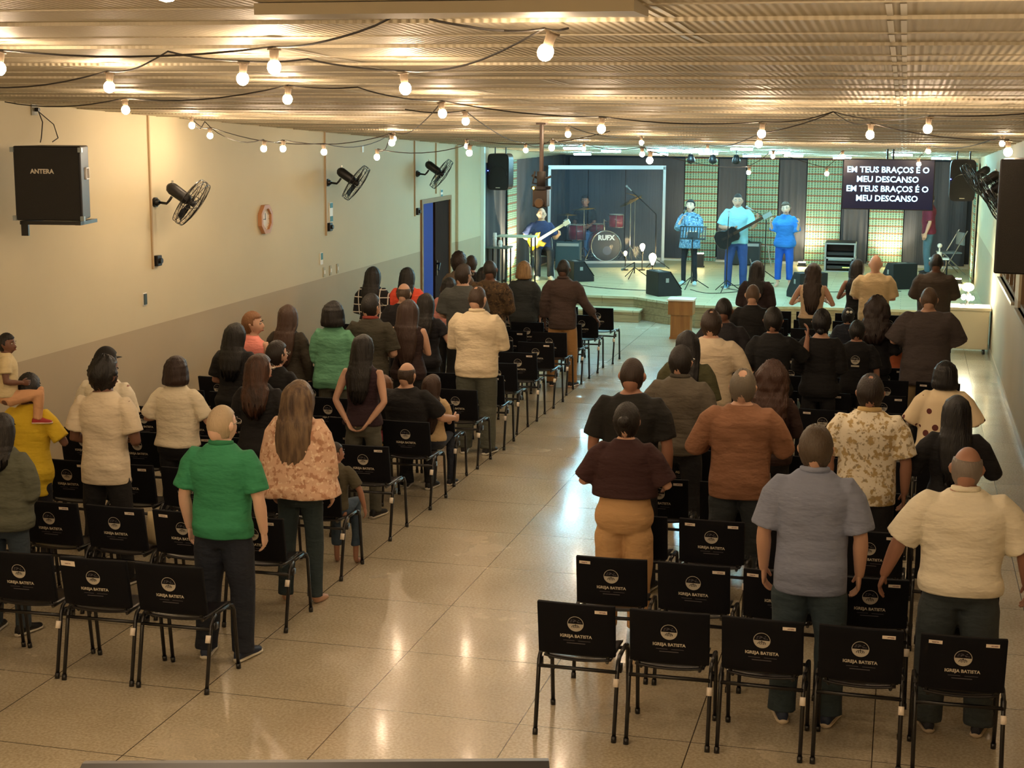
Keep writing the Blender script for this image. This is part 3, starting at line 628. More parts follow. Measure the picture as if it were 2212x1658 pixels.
# ================================================================= SPEAKERS
def cabinet_speaker(name, loc, rz, w_, d_, h_, label, chamfer=0.16, grille=True, tilt=0):
    r = empty(name, label, 'speaker', loc, rz); r.rotation_euler = (tilt, 0, rz)
    poly = [(-w_/2, -d_/2), (w_/2, -d_/2), (w_/2*.72, d_/2), (-w_/2*.72, d_/2)]
    MB().prism(poly, 2, -h_/2, h_/2).build('cabinet', M_BLACK, r, bevel=.012)
    g = MB().box(-w_/2+.02, -d_/2-.012, -h_/2+.02, w_/2-.02, -d_/2-.001, h_/2-.02)
    go = g.build('grille', mat('speaker grille', '#1a1815', rough=.7, bump=(200, .4)), r)
    return r, go
def wall_speaker():
    r, g = cabinet_speaker('wall_speaker', (-7.0, 11.85, 3.0), .18, .58, .42, .62, 'black box speaker on a bracket at the upper left, lettered on the grille')
    MB().text('ANTERA', .052, (-.04, -.225, .1), (1, 0, 0), (0, 0, 1), fat=.002).build('maker_lettering', M_PRINTW, g)
    c_ = MB()
    for sx in (-1, 1):
        for z in (-.30, .27): c_.box(sx*.29-.02, -.225, z-.01, sx*.29+.012, -.19, z+.03)
    c_.build('corner_guard', M_GREYM, r)
    hnd = MB(); x = .262
    for a in ((-.04, -.05, -.03, .05), (.03, -.05, .04, .05), (-.04, .04, .04, .05), (-.04, -.05, .04, -.04)):
        hnd.box(x-.01, a[0], .08+a[1], x+.012, a[2], .08+a[3])
    hnd.build('handle', M_WHITE, r)
    br = MB().box(-.26, -.2, -.345, .27, -.14, -.315).box(.22, -.22, -.345, .27, .2, -.315).box(-.26, -.2, -.345, -.21, .2, -.315).box(-.255, -.19, -.44, -.195, -.16, -.345)
    br.build('mounting_bracket', M_FRAME, r); return r
wall_speaker()
r, g = cabinet_speaker('wall_speaker', (.93, 11.3, 2.93), -.1, .6, .5, .78, 'big black box speaker cut by the right edge of the picture')
MB().box(-.05, -.02, .39, .05, .02, .62).build('hanging_bracket', M_FRAME, r)
MB().box(.27, -.262, .02, .31, -.25, .09).build('corner_guard', M_PRINTW, r)
def pa_speaker(loc, label, hang, led_side=-1):
    w_, h_, d_ = .40, .66, .35
    r = empty('stage_speaker', label, 'speaker', loc, 0, 'moulded speakers hung at the stage sides')
    n = 24; pts = []
    for i in range(n):
        a = 2*PI*i/n; c_, s_ = math.cos(a), math.sin(a); p_ = .28
        pts.append((w_/2*math.copysign(abs(c_)**p_, c_), h_/2*math.copysign(abs(s_)**p_, s_)))
    b = MB().prism(pts, 1, -d_/2, d_/2); b.build('cabinet', M_BLACK, r)
    g = MB().prism([(x*.9, z*.92) for x, z in pts], 1, -d_/2-.012, -d_/2+.001); g.build('grille', mat('speaker grille', '#1a1815'), r)
    a = MB(); a.tube([(.17*math.cos(t), -d_/2-.014, -.06+.16*math.sin(t)) for t in [PI*i/16 for i in range(17)]], .006, 6); a.build('waveguide_rim', M_FRAME, r)
    MB().box(-.04, -d_/2-.016, -.29, .04, -d_/2-.012, -.278).build('badge', M_PRINTW, r)
    MB().ball((led_side*(w_/2-.012), -d_/2-.012, .02), .008, 8).build('blue_led', mat('blue led', '#3040ff', emit=12, ecol='#3a50ff'), r)
    hb = MB()
    for x in (-.1, .1): hb.cyl((x, 0, h_/2-.01), (x, 0, h_/2+hang), .012, 8)
    hb.build('hanging_rod', M_FRAME, r); return r
pa_speaker((-7.2, 27.5, 2.56), 'black moulded speaker hung at the left side of the stage', .11)
pa_speaker((.87, 26.0, 2.60), 'black moulded speaker hung at the right side of the stage', .13)
def wedge(loc, rz, label, w_=.55, lettering=None, s=1.):
    r = empty('stage_monitor', label, 'speaker', loc, rz, 'wedge monitors on the stage')
    poly = [(-.22*s, 0), (.28*s, 0), (.28*s, .1*s), (.02*s, .46*s), (-.22*s, .46*s)]
    MB().prism(poly, 0, -w_/2, w_/2).build('cabinet', mat('monitor carpet', '#15181c', rough=.7), r, bevel=.008)
    # sloping grille on the +y side
    b = MB(); a0 = Vector((0, .285*s, .12*s)); a1 = Vector((0, .04*s, .455*s)); nn = Vector((0, .8, .58))*.012
    b.add([a0+Vector((-w_/2+.02, 0, 0)), a0+Vector((w_/2-.02, 0, 0)), a1+Vector((w_/2-.02, 0, 0)), a1+Vector((-w_/2+.02, 0, 0))]+[q+nn for q in (a0+Vector((-w_/2+.02, 0, 0)), a0+Vector((w_/2-.02, 0, 0)), a1+Vector((w_/2-.02, 0, 0)), a1+Vector((-w_/2+.02, 0, 0)))], [(4, 5, 6, 7), (0, 1, 5, 4), (1, 2, 6, 5), (2, 3, 7, 6), (3, 0, 4, 7), (3, 2, 1, 0)])
    b.build('grille', mat('speaker grille', '#1a1815'), r)
    MB().box(-.09, -.12, .461*s, .09, -.04, .464*s).build('connector_plate', M_ALU, r)
    MB().box(w_/2, -.06, .26*s, w_/2+.004, .0, .34*s).box(-w_/2-.004, -.06, .26*s, -w_/2, .0, .34*s).build('side_handle', M_GREYM, r)
    return r
wedge((-4.18, 27.55, .4), -.95, 'black wedge monitor beside the lectern', .5, s=.95)
wedge((-6.12, 29.45, .4), -1.0, 'black wedge monitor in front of the bass player', .45, s=.85)
wm = wedge((-1.62, 27.9, .4), .55, 'black wedge monitor behind the woman with long wavy hair', .55)
MB().text('OV', .12, (-.13, -.224, .26), (1, 0, 0), (0, 0, 1), fat=.001).build('lettering', M_PRINT, wm)
wedge((-.05, 30.0, .4), .5, 'black wedge monitor in front of the man in the maroon shirt', .5, s=1.05)
# ceiling pole with projector lamp
r = empty('ceiling_spotlight', 'dark pole from the ceiling carrying a black spotlight head', 'spotlight', (-3.64, 15.56, 0))
z = CZ(15.56)
MB().cyl((0, 0, 3.0), (0, 0, z), .022, 12).box(-.05, -.05, z-.02, .05, .05, z).build('pole', mat('brown pole', '#3a2a20', rough=.5), r)
b = MB().cyl((0, 0, 2.86), (0, 0, 3.02), .045, 14); b.tube([(-.1, 0, 2.98), (.0, .02, 2.93), (.1, 0, 2.97)], .012, 8); b.tube([(-.06, -.03, 3.02), (-.09, 0, 2.9), (.03, 0, 2.88)], .01, 8); b.build('cable_bundle', M_CABLE, r, True)
MB().cyl((0, 0, 2.84), (0, 0, 2.87), .105, 28).build('disc_plate', M_BLACK, r)
MB().ball((-.06, -.085, 2.853), .014, 8).build('yellow_indicator', mat('yellow led', '#ffe040', emit=6, ecol='#ffe040'), r)
b = MB().box(-.075, -.075, 2.66, .075, .075, 2.84); b.cyl((0, -.1, 2.7), (0, -.05, 2.7), .055, 18); b.build('lamp_head', mat('spot body', '#2a2019', rough=.4), r, bevel=.01)
MB().cyl((0, -.105, 2.7), (0, -.1, 2.7), .042, 18).build('lens', mat('spot lens', '#5b4a3a', rough=.1), r)
# television
def tv():
    r = empty('television', 'black television hung from the ceiling showing white blue song lyrics', 'television', (-.28, 25.0, 2.55), .0)
    MB().box(-.70, 0, -.395, .70, .05, .395).build('bezel', M_BLACK, r, bevel=.006)
    sc = MB().box(-.685, -.004, -.38, .685, .0, .38).build('screen', mat('screen glass', '#0a0b14', rough=.2, emit=.05, ecol='#2a3c70'), r)
    for i, s_ in enumerate(('EM TEUS BRAÇOS É O', 'MEU DESCANSO')*2):
        t = MB(); t.text(s_, .128, (-.01, -.006, .225-.148*i), (1, 0, 0), (0, 0, 1), fat=.0022, thick=.0006); t.build('lyric_line', mat('lyrics glow', '#8fd8ff', emit=1.5, ecol='#9fdcff'), sc)
    zc_ = CZ(25)-2.55
    MB().cyl((-.03, .08, .3), (-.03, .08, zc_), .015, 8).cyl((.06, .08, .3), (.06, .08, zc_), .015, 8).box(-.1, .05, .1, .13, .08, .35).build('ceiling_mount', M_FRAME, r)
tv()
for i, (x, y) in enumerate([(-3.72, 27.5), (-3.33, 27.5), (-2.92, 27.5)]):
    r = empty('par_can', ['leftmost of three black stage lamps hanging over the singers', 'middle of three black stage lamps hanging over the singers', 'rightmost of three black stage lamps hanging over the singers'][i], 'stage light', (x, y, 2.86), 0, 'par cans over the stage')
    MB().tube([(0, 0, .02), (0, .0, CZ(y)-2.86)], .008, 6).build('yoke', M_FRAME, r); b = MB(); b.tube([(0, -.02, .05), (0, 0, -.02), (0, .03, -.06)], [.04, .065, .075], 16); b.build('lamp_can', M_BLACK, r, True)
for y, z, lb, an in ((17.2, 2.62, 'black wall fan on the right wall nearest the big speaker', .1), (19.6, 2.7, 'black wall fan on the right wall, second one', -.1), (22.2, 2.68, 'black wall fan on the right wall, third one', .1), (24.9, 2.66, 'black wall fan on the right wall nearest the stage', 0)):
    wall_fan(y, z, lb, -1, XR, an)
# ================================================================= STAGE FURNITURE
SZ = .4
def lectern():
    r = empty('lectern', 'small brown wooden lectern with a pale top in front of the stage', 'lectern', (-3.46, 24.95, 0))
    MB().box(-.16, -.14, .04, .16, .14, .40).build('column', M_LECT, r); MB().box(-.17, -.16, 0, .17, .16, .04).build('base', M_LECT, r)
    MB().box(-.2, -.17, .40, .2, .17, .63).build('upper_box', M_LECT, r)
    MB().box(-.215, -.2, .63, .215, .2, .655).build('top', M_WHITE, r)
lectern()
def cart():
    r = empty('rolling_cabinet', 'pale rolling cabinet carrying the glaring lamp beside the right wall', 'cabinet', (1.03, 24.75, 0))
    m = mat('cabinet cream', '#d8d0b8', rough=.5)
    MB().box(-.3, -.25, .08, .3, .25, .68).build('body', m, r, bevel=.006); MB().box(-.32, -.27, .68, .32, .27, .72).build('top', m, r)
    MB().box(-.29, -.256, .1, .29, -.25, .66).build('door', m, r)
    for sx in (-1, 1):
        for sy in (-1, 1): MB().cyl((sx*.25-.012, sy*.2, .035), (sx*.25+.012, sy*.2, .035), .034, 14).box(sx*.25-.01, sy*.2-.01, .03, sx*.25+.01, sy*.2+.01, .09).build('caster', M_BLACK, r)
    l = empty('table_lamp', 'glaring lamp with a round head of bulbs on the pale rolling cabinet', 'lamp', (1.0, 24.75, .72))
    b = MB().cyl((0, 0, 0), (0, 0, .03), .11, 20); b.cyl((0, 0, .03), (0, 0, .26), .018, 10); b.build('stand', M_CHROME, l)
    ml = mat('glaring lamp', '#ffffff', emit=38, ecol='#fff3c8')
    MB().ball((0, 0, .29), .09, 18, sq=(1, 1, .7)).build('lamp_head', ml, l, True)
    for i in range(5):
        a = 2*PI*i/5; MB().ball((.07*math.cos(a), .07*math.sin(a), .12+.03*(i % 2)), .035, 12).build('lamp_bulb', ml, l, True)
cart()
def flight_rack():
    r = empty('flight_case_rack', 'open flight case rack with pale metal edges against the back wall', 'rack', (-1.27, 33.1, SZ))
    b = MB(); w_, h_, d_ = .30, .58, .28
    for x in (-w_, w_):
        for y in (-d_, d_): b.box(x-.018, y-.018, 0, x+.018, y+.018, h_)
    for z in (.0, .28, h_):
        for y in (-d_, d_): b.box(-w_, y-.018, z-.012, w_, y+.018, z+.02)
        for x in (-w_, w_): b.box(x-.018, -d_, z-.012, x+.018, d_, z+.02)
    b.build('frame', M_ALU, r)
    MB().box(-w_, -d_, h_+.02, w_, d_, h_+.035).box(-w_+.02, d_-.03, .02, w_-.02, d_-.02, h_).box(-w_+.01, -d_+.02, .02, -w_+.02, d_-.02, h_).box(w_-.02, -d_+.02, .02, w_-.01, d_-.02, h_).build('shell', M_BLACK, r)
    e = MB().box(-w_+.03, -d_+.06, .06, w_-.03, d_-.06, .12).box(-w_+.03, -d_+.06, .16, w_-.03, d_-.06, .21).box(-w_+.03, -d_+.06, .34, w_-.03, d_-.06, .40).build('rack_units', mat('rack unit', '#1d2022', rough=.4), r)
    MB().cyl((-.24, -d_+.0, .25), (.24, -d_+.0, .25), .025, 10).build('rolled_cable', M_GREYM, r)
    g = MB()
    for i in range(6): g.box(.06+.025*i, -d_+.052, .08, .07+.025*i, -d_+.06, .09)
    g.build('green_leds', mat('green led', '#a0ff40', emit=5, ecol='#b0ff50'), e)
flight_rack()
def amp(name, loc, w_, d_, h_, col, label, rz=0):
    r = empty(name, label, 'amplifier', loc, rz)
    m = mat('amp shell '+col, col, rough=.7)
    MB().box(-w_/2, -d_/2, .02, w_/2, d_/2, h_).build('cabinet', m, r, bevel=.015)
    MB().box(-w_/2+.03, -d_/2-.006, .05, w_/2-.03, -d_/2, h_-.09).build('grille_cloth', mat('grille cloth '+col, col, rough=.9, bump=(300, .3)), r)
    MB().box(-w_/2+.03, -d_/2-.006, h_-.08, w_/2-.03, -d_/2, h_-.02).build('control_panel', M_GREYM, r)
    for x in (-1, 1): MB().box(x*(w_/2-.05)-.02, -d_/2, 0, x*(w_/2-.05)+.02, d_/2, .02).build('foot', M_BLACK, r)
    MB().tube([(-.08, 0, h_), (-.06, 0, h_+.03), (.06, 0, h_+.03), (.08, 0, h_)], .01, 8).build('handle', M_BLACK, r)
amp('bass_amplifier', (-6.78, 31.55, SZ), .52, .36, .58, '#3c4c52', 'grey blue bass amplifier between the bass player and the drum kit', .1)
amp('guitar_amplifier', (-3.3, 33.7, SZ), .62, .3, .5, '#2c3336', 'dark guitar amplifier behind the guitarist legs', 0)
tag(MB().cyl((-.18, 0, .42), (.02, -.3, 0), .014, 8).cyl((.3, 0, .42), (.42, -.34, 0), .014, 8).cyl((-.18, 0, .42), (.3, 0, .42), .012, 8).build('amplifier_stand', M_ALU, loc=(-3.15, 33.75, SZ)), 'tilted metal stand beside the guitar amplifier', 'stand')
def tripod(b, h, r=.3, n=3, a0=.3, z0=.22):
    b.cyl((0, 0, .1), (0, 0, h), .011, 8)
    for i in range(n):
        a = a0+2*PI*i/n; b.cyl((0, 0, z0), (r*math.cos(a), r*math.sin(a), .01), .009, 6)
def mic_stand(loc, h, boom, label, rz=0):
    r = empty('microphone_stand', label, 'microphone stand', loc, rz, 'microphone stands')
    b = MB(); tripod(b, h); b.build('tripod', M_FRAME, r)
    if boom:
        MB().cyl((0, 0, h), boom, .008, 8).build('boom_arm', M_FRAME, r); e = Vector(boom)
        d = (e-Vector((0, 0, h))).normalized()
    else: e = Vector((0, 0, h)); d = Vector((0, .5, .3)).normalized()
    b = MB().cyl(e, e+d*.13, .012, 10, r1=.018); b.ball(e+d*.15, .028, 10); b.build('microphone', M_GREYM, r, True)
mic_stand((-3.12, 28.35, SZ), 1.2, (-.02, .22, 1.36), 'microphone stand in front of the guitarist')
mic_stand((-2.6, 30.3, SZ), 1.25, (-.25, .0, 1.38), 'microphone stand between the guitarist and the woman in blue')
mic_stand((-5.05, 32.2, SZ), 1.15, (-.55, .1, 1.62), 'tall overhead microphone stand reaching over the cymbals', 0)
mic_stand((-5.15, 30.2, SZ), .32, (-.2, .2, .2), 'low microphone stand in front of the bass drum')
def music_stand():
    r = empty('music_stand', 'black music stand with a barred desk in front of the singing woman', 'music stand', (-3.82, 28.75, SZ))
    b = MB(); tripod(b, .95, .33); b.build('tripod', M_FRAME, r)
    b = MB(); M = Matrix.Rotation(-.5, 3, 'X'); o = Vector((0, .05, 1.03))
    def bx(x0, z0, x1, z1, mi=0, dy=0):
        q = [o+M @ Vector((x, dy+y, z)) for z in (z0, z1) for y in (-.006, .006) for x in (x0, x1)]
        b.add(q, [(0, 2, 3, 1), (4, 5, 7, 6), (0, 1, 5, 4), (2, 6, 7, 3), (0, 4, 6, 2), (1, 3, 7, 5)], mi)
    bx(-.25, -.13, .25, -.10); bx(-.25, .12, .25, .14)
    for i in range(10): bx(-.245+.052*i, -.12, -.225+.052*i, .13)
    bx(-.10, -.12, .10, .02)
    b.build('desk', mat('stand desk', '#1b1d20', rough=.4), r)
    b = MB(); bx2 = b
    q = [o+M @ Vector((x, .012, z)) for x, z in ((-.24, -.1), (.24, -.1), (.24, .12), (-.24, .12))]
music_stand()
# drum booth
def booth():
    m = mat('booth frame', '#a8b0b4', rough=.35, metal=.4)
    ga = mat('booth acrylic', '#7f8ea2', rough=.06, alpha=.07)
    P0, P1 = Vector((-7.3, 31.95, SZ)), Vector((-5.0, 32.85, SZ)); d = (P1-P0); L_ = d.length; ang = math.atan2(d.y, d.x)
    r = empty('drum_booth_screen', 'clear acrylic drum screen in a grey metal frame', 'drum screen', P0, ang)
    b = MB()
    for x in (0, L_): b.box(x-.03, -.03, 0, x+.03, .03, 2.12)
    b.box(-.03, -.03, 2.06, L_+.03, .03, 2.14).box(-.03, -.03, .07, L_+.03, .03, .12)
    b.build('frame', m, r)
    for i in range(3): MB().box(.03+i*(L_-.06)/3+.008, -.006, .12, .03+(i+1)*(L_-.06)/3-.008, .006, 2.06).build('acrylic_panel', ga, r)
    k = empty('drum_platform', 'low grey carpeted platform under the drum kit', 'platform', P0, ang)
    MB().box(.75, -.2, .0, L_+.02, 1.55, .07).build('deck', mat('carpet grey', '#46565c', rough=.9), k)
    return P0, ang
BP, BA = booth()
def local(x, y, z=0): c_, s_ = math.cos(BA), math.sin(BA); return (BP.x+c_*x-s_*y, BP.y+s_*x+c_*y, SZ+z)
def drum_kit():
    red = mat('drum red', '#7c1526', rough=.25, coat=.6); hd = mat('drum head', '#dfe4e4', rough=.5)
    r = empty('drum_kit', 'drum kit with red shells and a dark lettered bass drum', 'drum kit', local(1.30, .6, .07), BA); r.scale = (1.2, 1.2, 1.2)
    # bass drum axis along y
    bd = MB().cyl((0, -.2, .28), (0, .22, .28), .27, 40).build('bass_drum', red, r, True)
    MB().tube([(.272*math.cos(2*PI*i/40), -.21, .28+.272*math.sin(2*PI*i/40)) for i in range(40)], .014, 8, close=True).build('hoop', M_CHROME, bd)
    MB().cyl((0, -.222, .28), (0, -.2, .28), .255, 40).build('front_head', mat('bass head', '#22252a', rough=.35), bd)
    MB().text('RUFX', .12, (0, -.224, .43), (1, 0, 0), (0, 0, 1), fat=.006).build('lettering', hd, bd)
    MB().cyl((.02, -.226, .2), (.02, -.222, .2), .08, 24).build('port_hole', mat('port', '#4a5060', rough=.4), bd)
    b = MB()
    for s in (-1, 1): b.cyl((s*.25, -.1, .25), (s*.40, -.25, .0), .012, 8)
    b.build('spurs', M_CHROME, r)
    for x, y, z, rad, h_, nm in ((.22, -.02, .72, .14, .22, 'tom_drum'), (-.45, .25, .5, .17, .26, 'floor_tom'), (-.05, .45, .56, .16, .14, 'snare_drum')):
        o = MB().cyl((x, y, z-h_/2), (x, y, z+h_/2), rad, 28).build(nm, red, r, True)
        MB().cyl((x, y, z+h_/2), (x, y, z+h_/2+.008), rad-.005, 28).build('drum_head', hd, o)
        q = MB()
        for zz in (z-h_/2, z+h_/2): q.tube([(x+(rad+.004)*math.cos(2*PI*i/28), y+(rad+.004)*math.sin(2*PI*i/28), zz) for i in range(28)], .008, 6, close=True)
        for i in range(6): a = 2*PI*i/6+.3; q.cyl((x+(rad+.008)*math.cos(a), y+(rad+.008)*math.sin(a), z-h_/2), (x+(rad+.008)*math.cos(a), y+(rad+.008)*math.sin(a), z+h_/2), .008, 6)
        q.build('rim', M_CHROME, o)
    q = MB()
    for x, y in ((-.45, .25), (-.05, .45)): tripod_at(q, x, y, .45)
    q.cyl((.0, .0, .5), (0, .0, .75), .016, 8); q.cyl((0, 0, .72), (.22, 0, .66), .012, 8); q.build('drum_stands', M_CHROME, r)
    brass = mat('cymbal brass', '#c8a850', rough=.25, metal=.9)
    for x, y, z, rad, ta, m in ((-.38, -.05, .95, .22, .08, brass), (.5, .1, 1.08, .23, .5, brass), (.62, .3, 1.16, .2, -.3, brass), (-.62, .3, .82, .18, 0, brass)):
        M = Matrix.Translation((x, y, z)) @ Matrix.Rotation(-ta, 4, 'Y'); q = MB(); n = 30; v = [M @ Vector((0, 0, .02))]
        for rr, zz in ((.03, .018), (.05, .006), (rad, -.012)): v += [M @ Vector((rr*math.cos(2*PI*i/n), rr*math.sin(2*PI*i/n), zz)) for i in range(n)]
        f = [(0, 1+i, 1+(i+1) % n) for i in range(n)]+[(1+k*n+i, 1+(k+1)*n+i, 1+(k+1)*n+(i+1) % n, 1+k*n+(i+1) % n) for k in range(2) for i in range(n)]
        c_ = q.add(v, f).build('cymbal', m, r, True); md = c_.modifiers.new('s', 'SOLIDIFY'); md.thickness = .003
        q = MB(); tripod_at(q, x, y, z); q.build('cymbal_stand', M_CHROME, c_)
def tripod_at(q, x, y, h, r=.22):
    q.cyl((x, y, .05), (x, y, h), .009, 8)
    for i in range(3): a = .5+2*PI*i/3; q.cyl((x, y, .25), (x+r*math.cos(a), y+r*math.sin(a), .01), .009, 6)
drum_kit()
tag(MB().cyl((0, 0, .4), (0, 0, .5), .17, 20).cyl((0, 0, .0), (0, 0, .4), .02, 8).cyl((0, 0, .02), (.2, .1, 0), .012, 6).cyl((0, 0, .02), (-.2, .1, 0), .012, 6).cyl((0, 0, .02), (0, -.2, 0), .012, 6).build('drum_stool', M_BLACK, loc=local(1.0, 1.3, .07)), 'round black drum stool behind the kit', 'stool')
# floor lamps on the stage
def filament(loc, s, h, label, group='glowing floor lamps on the stage'):
    r = empty('floor_lamp', label, 'lamp', loc, 0, group)
    b = MB().cyl((0, 0, 0), (0, 0, .02), .07, 16); b.cyl((0, 0, .02), (0, 0, h), .009, 8); b.cyl((0, 0, h-.03), (0, 0, h+.02), .02, 10); b.build('stand', M_FRAME, r)
    v, f = tube_geo([(0, 0, h+.01), (0, 0, h+.04*s), (0, 0, h+.09*s), (0, 0, h+.14*s), (0, 0, h+.18*s), (0, 0, h+.2*s)], [.014*s, .025*s, .05*s, .062*s, .045*s, .01], 16)
    MB().add(v, f).build('bulb', M_FIL, r, True)
filament((-5.06, 31.9, SZ), 1.3, .1, 'large glowing bulb lamp at the right foot of the drum screen')
filament((-5.27, 31.85, SZ), .9, .38, 'glowing bulb on a thin stand in front of the drum screen')
filament((-5.61, 31.75, SZ), .6, .28, 'small glowing bulb beside the bass drum')
def uplight(loc, label, pw, aim=(0, .5, 1.0), e=30, tall=.1):
    r = empty('stage_uplight', label, 'stage light', loc, 0, 'uplights washing the stage curtains')
    MB().box(-.1, -.05, 0, .1, .05, .03).box(-.08, -.04, .03, .08, .04, tall-.01).build('housing', M_BLACK, r)
    MB().box(-.075, -.045, tall-.01, .075, .045, tall).build('lens', mat('uplight lens', '#ffffff', emit=e, ecol='#ffe2a0'), r)
    l = bpy.data.lights.new('uplight_beam', 'SPOT'); l.energy = pw; l.color = (1, .85, .55); l.spot_size = 2.0; l.spot_blend = .8; l.shadow_soft_size = .05
    o = bpy.data.objects.new('uplight_beam', l); C.objects.link(o); o.parent = r; o.location = (0, 0, tall+.03)
    o.rotation_euler = Vector(aim).to_track_quat('-Z', 'Y').to_euler()
uplight((-7.12, 28.95, SZ), 'uplight at the foot of the left side curtain', 110, (-.35, .1, 1), 90, .16)
uplight((-4.2, 32.9, SZ), 'uplight glaring behind the singer at the music stand', 30, (-.1, .6, 1), 90, .3)
uplight((-2.1, 33.75, SZ), 'uplight at the foot of the curtain right of the woman in blue', 48, (.2, .2, 1), 60)
uplight((-.25, 33.8, SZ), 'uplight at the foot of the curtain below the television', 44, (-.1, .25, 1), 60)
uplight((1.05, 31.2, SZ), 'uplight by the right side curtain of the stage', 30, (.4, .1, 1), 60)
# left stage tables with bottles
def high_table(loc, w_, d_, h_, label, col='#c8d8c4'):
    r = empty('high_table', label, 'table', loc, 0)
    MB().box(-w_/2, -d_/2, h_-.03, w_/2, d_/2, h_).build('tabletop', mat('table top '+col, col, rough=.5), r, bevel=.01)
    for sx in (-1, 1):
        for sy in (-1, 1): MB().cyl((sx*(w_/2-.04), sy*(d_/2-.04), 0), (sx*(w_/2-.04), sy*(d_/2-.04), h_-.03), .016, 8).build('leg', M_FRAME, r)
high_table((-7.06, 28.2, SZ), .72, .4, .95, 'tall narrow pale topped table in front of the bass player')
high_table((-7.2, 27.45, SZ), .42, .42, .8, 'low dark table at the left wall carrying white cups', '#5c6660')
tag(MB().tube([(0, 0, 0), (0, 0, .1), (0, 0, .14), (0, 0, .17)], [.035, .032, .04, .03], 14).tube([(0, 0, .17), (0, 0, .25)], [.04, .035], 14).build('stacked_cups', M_WHITE, loc=(-7.28, 27.42, SZ+.8)), 'stack of white cups on the low table at the left wall', 'cup')
tag(MB().tube([(0, 0, 0), (0, 0, .06), (0, 0, .12)], [.03, .045, .03], 14).build('white_jar', M_WHITE, loc=(-7.16, 27.36, SZ+.8)), 'small white jar beside the stack of white cups', 'jar')
# keyboard stool and folding chair at the right end of the stage
def folding_chair(loc, rz, label):
    r = empty('folding_chair', label, 'chair', loc, rz)
    MB().box(-.22, -.2, .43, .22, .2, .46).build('seat', mat('grey seat', '#6b7a80', rough=.5), r, bevel=.01)
    MB().box(-.21, -.25, .6, .21, -.21, .86).build('backrest', mat('grey seat', '#6b7a80'), r, bevel=.01)
    for sx in (-1, 1):
        MB().cyl((sx*.23, -.28, .9), (sx*.23, .22, 0), .013, 8).build('leg', M_CHROME, r); MB().cyl((sx*.21, .18, .44), (sx*.21, -.3, 0), .013, 8).build('leg', M_CHROME, r)
folding_chair((-6.95, 29.78, SZ), -2.76, 'grey chair under the seated bass player')
folding_chair((.92, 33.1, SZ), 1.9, 'grey folding chair at the right end of the stage')
high_table((.72, 32.7, SZ), .4, .3, .36, 'low white side table beside the grey folding chair', '#dfe8e8')
tag(MB().cyl((0, 0, 0), (0, 0, .12), .05, 14).cyl((0, 0, .12), (0, 0, .2), .015, 8).ball((0, 0, .25), .05, 12).build('white_mug_stack', M_WHITE, loc=(.72, 32.7, SZ+.36)), 'white cups on the low side table on the stage', 'cup')
def cable(pts, label, r=.006, m=M_CABLE):
    P = [Vector(p) for p in pts]; out = []
    for i in range(len(P)-1):
        p0, p1, p2, p3 = P[max(i-1, 0)], P[i], P[i+1], P[min(i+2, len(P)-1)]
        for k in range(8):
            t = k/8; out.append(.5*((2*p1)+(p2-p0)*t+(2*p0-5*p1+4*p2-p3)*t*t+(3*p1-p0-3*p2+p3)*t*t*t))
    out.append(P[-1]); tag(MB().tube(out, r, 6).build('floor_cable', m), label, 'cable', 'black cables lying on the stage')
cable([(-6.6, 29.6, .407), (-5.9, 28.6, .407), (-5.2, 28.2, .407), (-4.5, 28.1, .407)], 'black cable running from the bass player to the first wedge monitor')
cable([(-3.8, 28.5, .407), (-3.4, 28.0, .407), (-2.9, 28.5, .407), (-3.3, 29.2, .407), (-2.4, 30.1, .407)], 'black cable looping around the guitarist microphone stand')
cable([(-1.9, 29.0, .407), (-1.2, 28.9, .407), (-.6, 29.6, .407), (0, 29.4, .407)], 'black cable between the right wedge monitors')
# ================================================================= PEOPLE
def remesh(parts, voxel, smooth=3, name='m'):
    """several closed shells -> one continuous surface"""
    V = []; F = []
    for v, f in parts:
        o = len(V); V += [tuple(p) for p in v]; F += [tuple(i+o for i in q) for q in f]
    me = bpy.data.meshes.new(name); me.from_pydata(V, [], F); me.update()
    o = bpy.data.objects.new(name, me); C.objects.link(o)
    md = o.modifiers.new('r', 'REMESH'); md.mode = 'VOXEL'; md.voxel_size = voxel
    ms = o.modifiers.new('s', 'SMOOTH'); ms.factor = .6; ms.iterations = smooth
    dg = bpy.context.evaluated_depsgraph_get(); ev = o.evaluated_get(dg)
    m2 = bpy.data.meshes.new_from_object(ev, depsgraph=dg)
    bpy.data.objects.remove(o); bpy.data.meshes.remove(me)
    m2.materials.clear(); m2.name = name
    return m2
def get_co(me): a = np.empty(len(me.vertices)*3); me.vertices.foreach_get('co', a); return a.reshape(-1, 3)
def set_co(me, a): me.vertices.foreach_set('co', a.ravel()); me.update()
def get_no(me):
    a = np.empty(len(me.vertices)*3); me.vertex_normals.foreach_get('vector', a); return a.reshape(-1, 3)
def wrinkle(me, amp, seed, freq=1.0):
    co = get_co(me); no = get_no(me); x, y, z = co.T; p = seed*1.7; q = freq
    d = np.sin(24*q*z+4*np.sin(6*x+p)+3*np.sin(5*y+p*2))*.5+np.sin(15*q*x+9*z+p+2*np.sin(7*z+p))*.45+np.sin(33*q*(z*.6+x*.7)+p*3+2*np.sin(9*y))*.3
    m = .5+.5*np.sin(5*x+7*z+p)
    set_co(me, co+no*(d*m*amp)[:, None])
def finish(me, name, m, parent, extra=None):
    for k in (m if isinstance(m, (list, tuple)) else [m]): me.materials.append(k)
    me.polygons.foreach_set('use_smooth', [True]*len(me.polygons)); me.update()
    o = bpy.data.objects.new(name, me); C.objects.link(o); o.parent = parent; return o
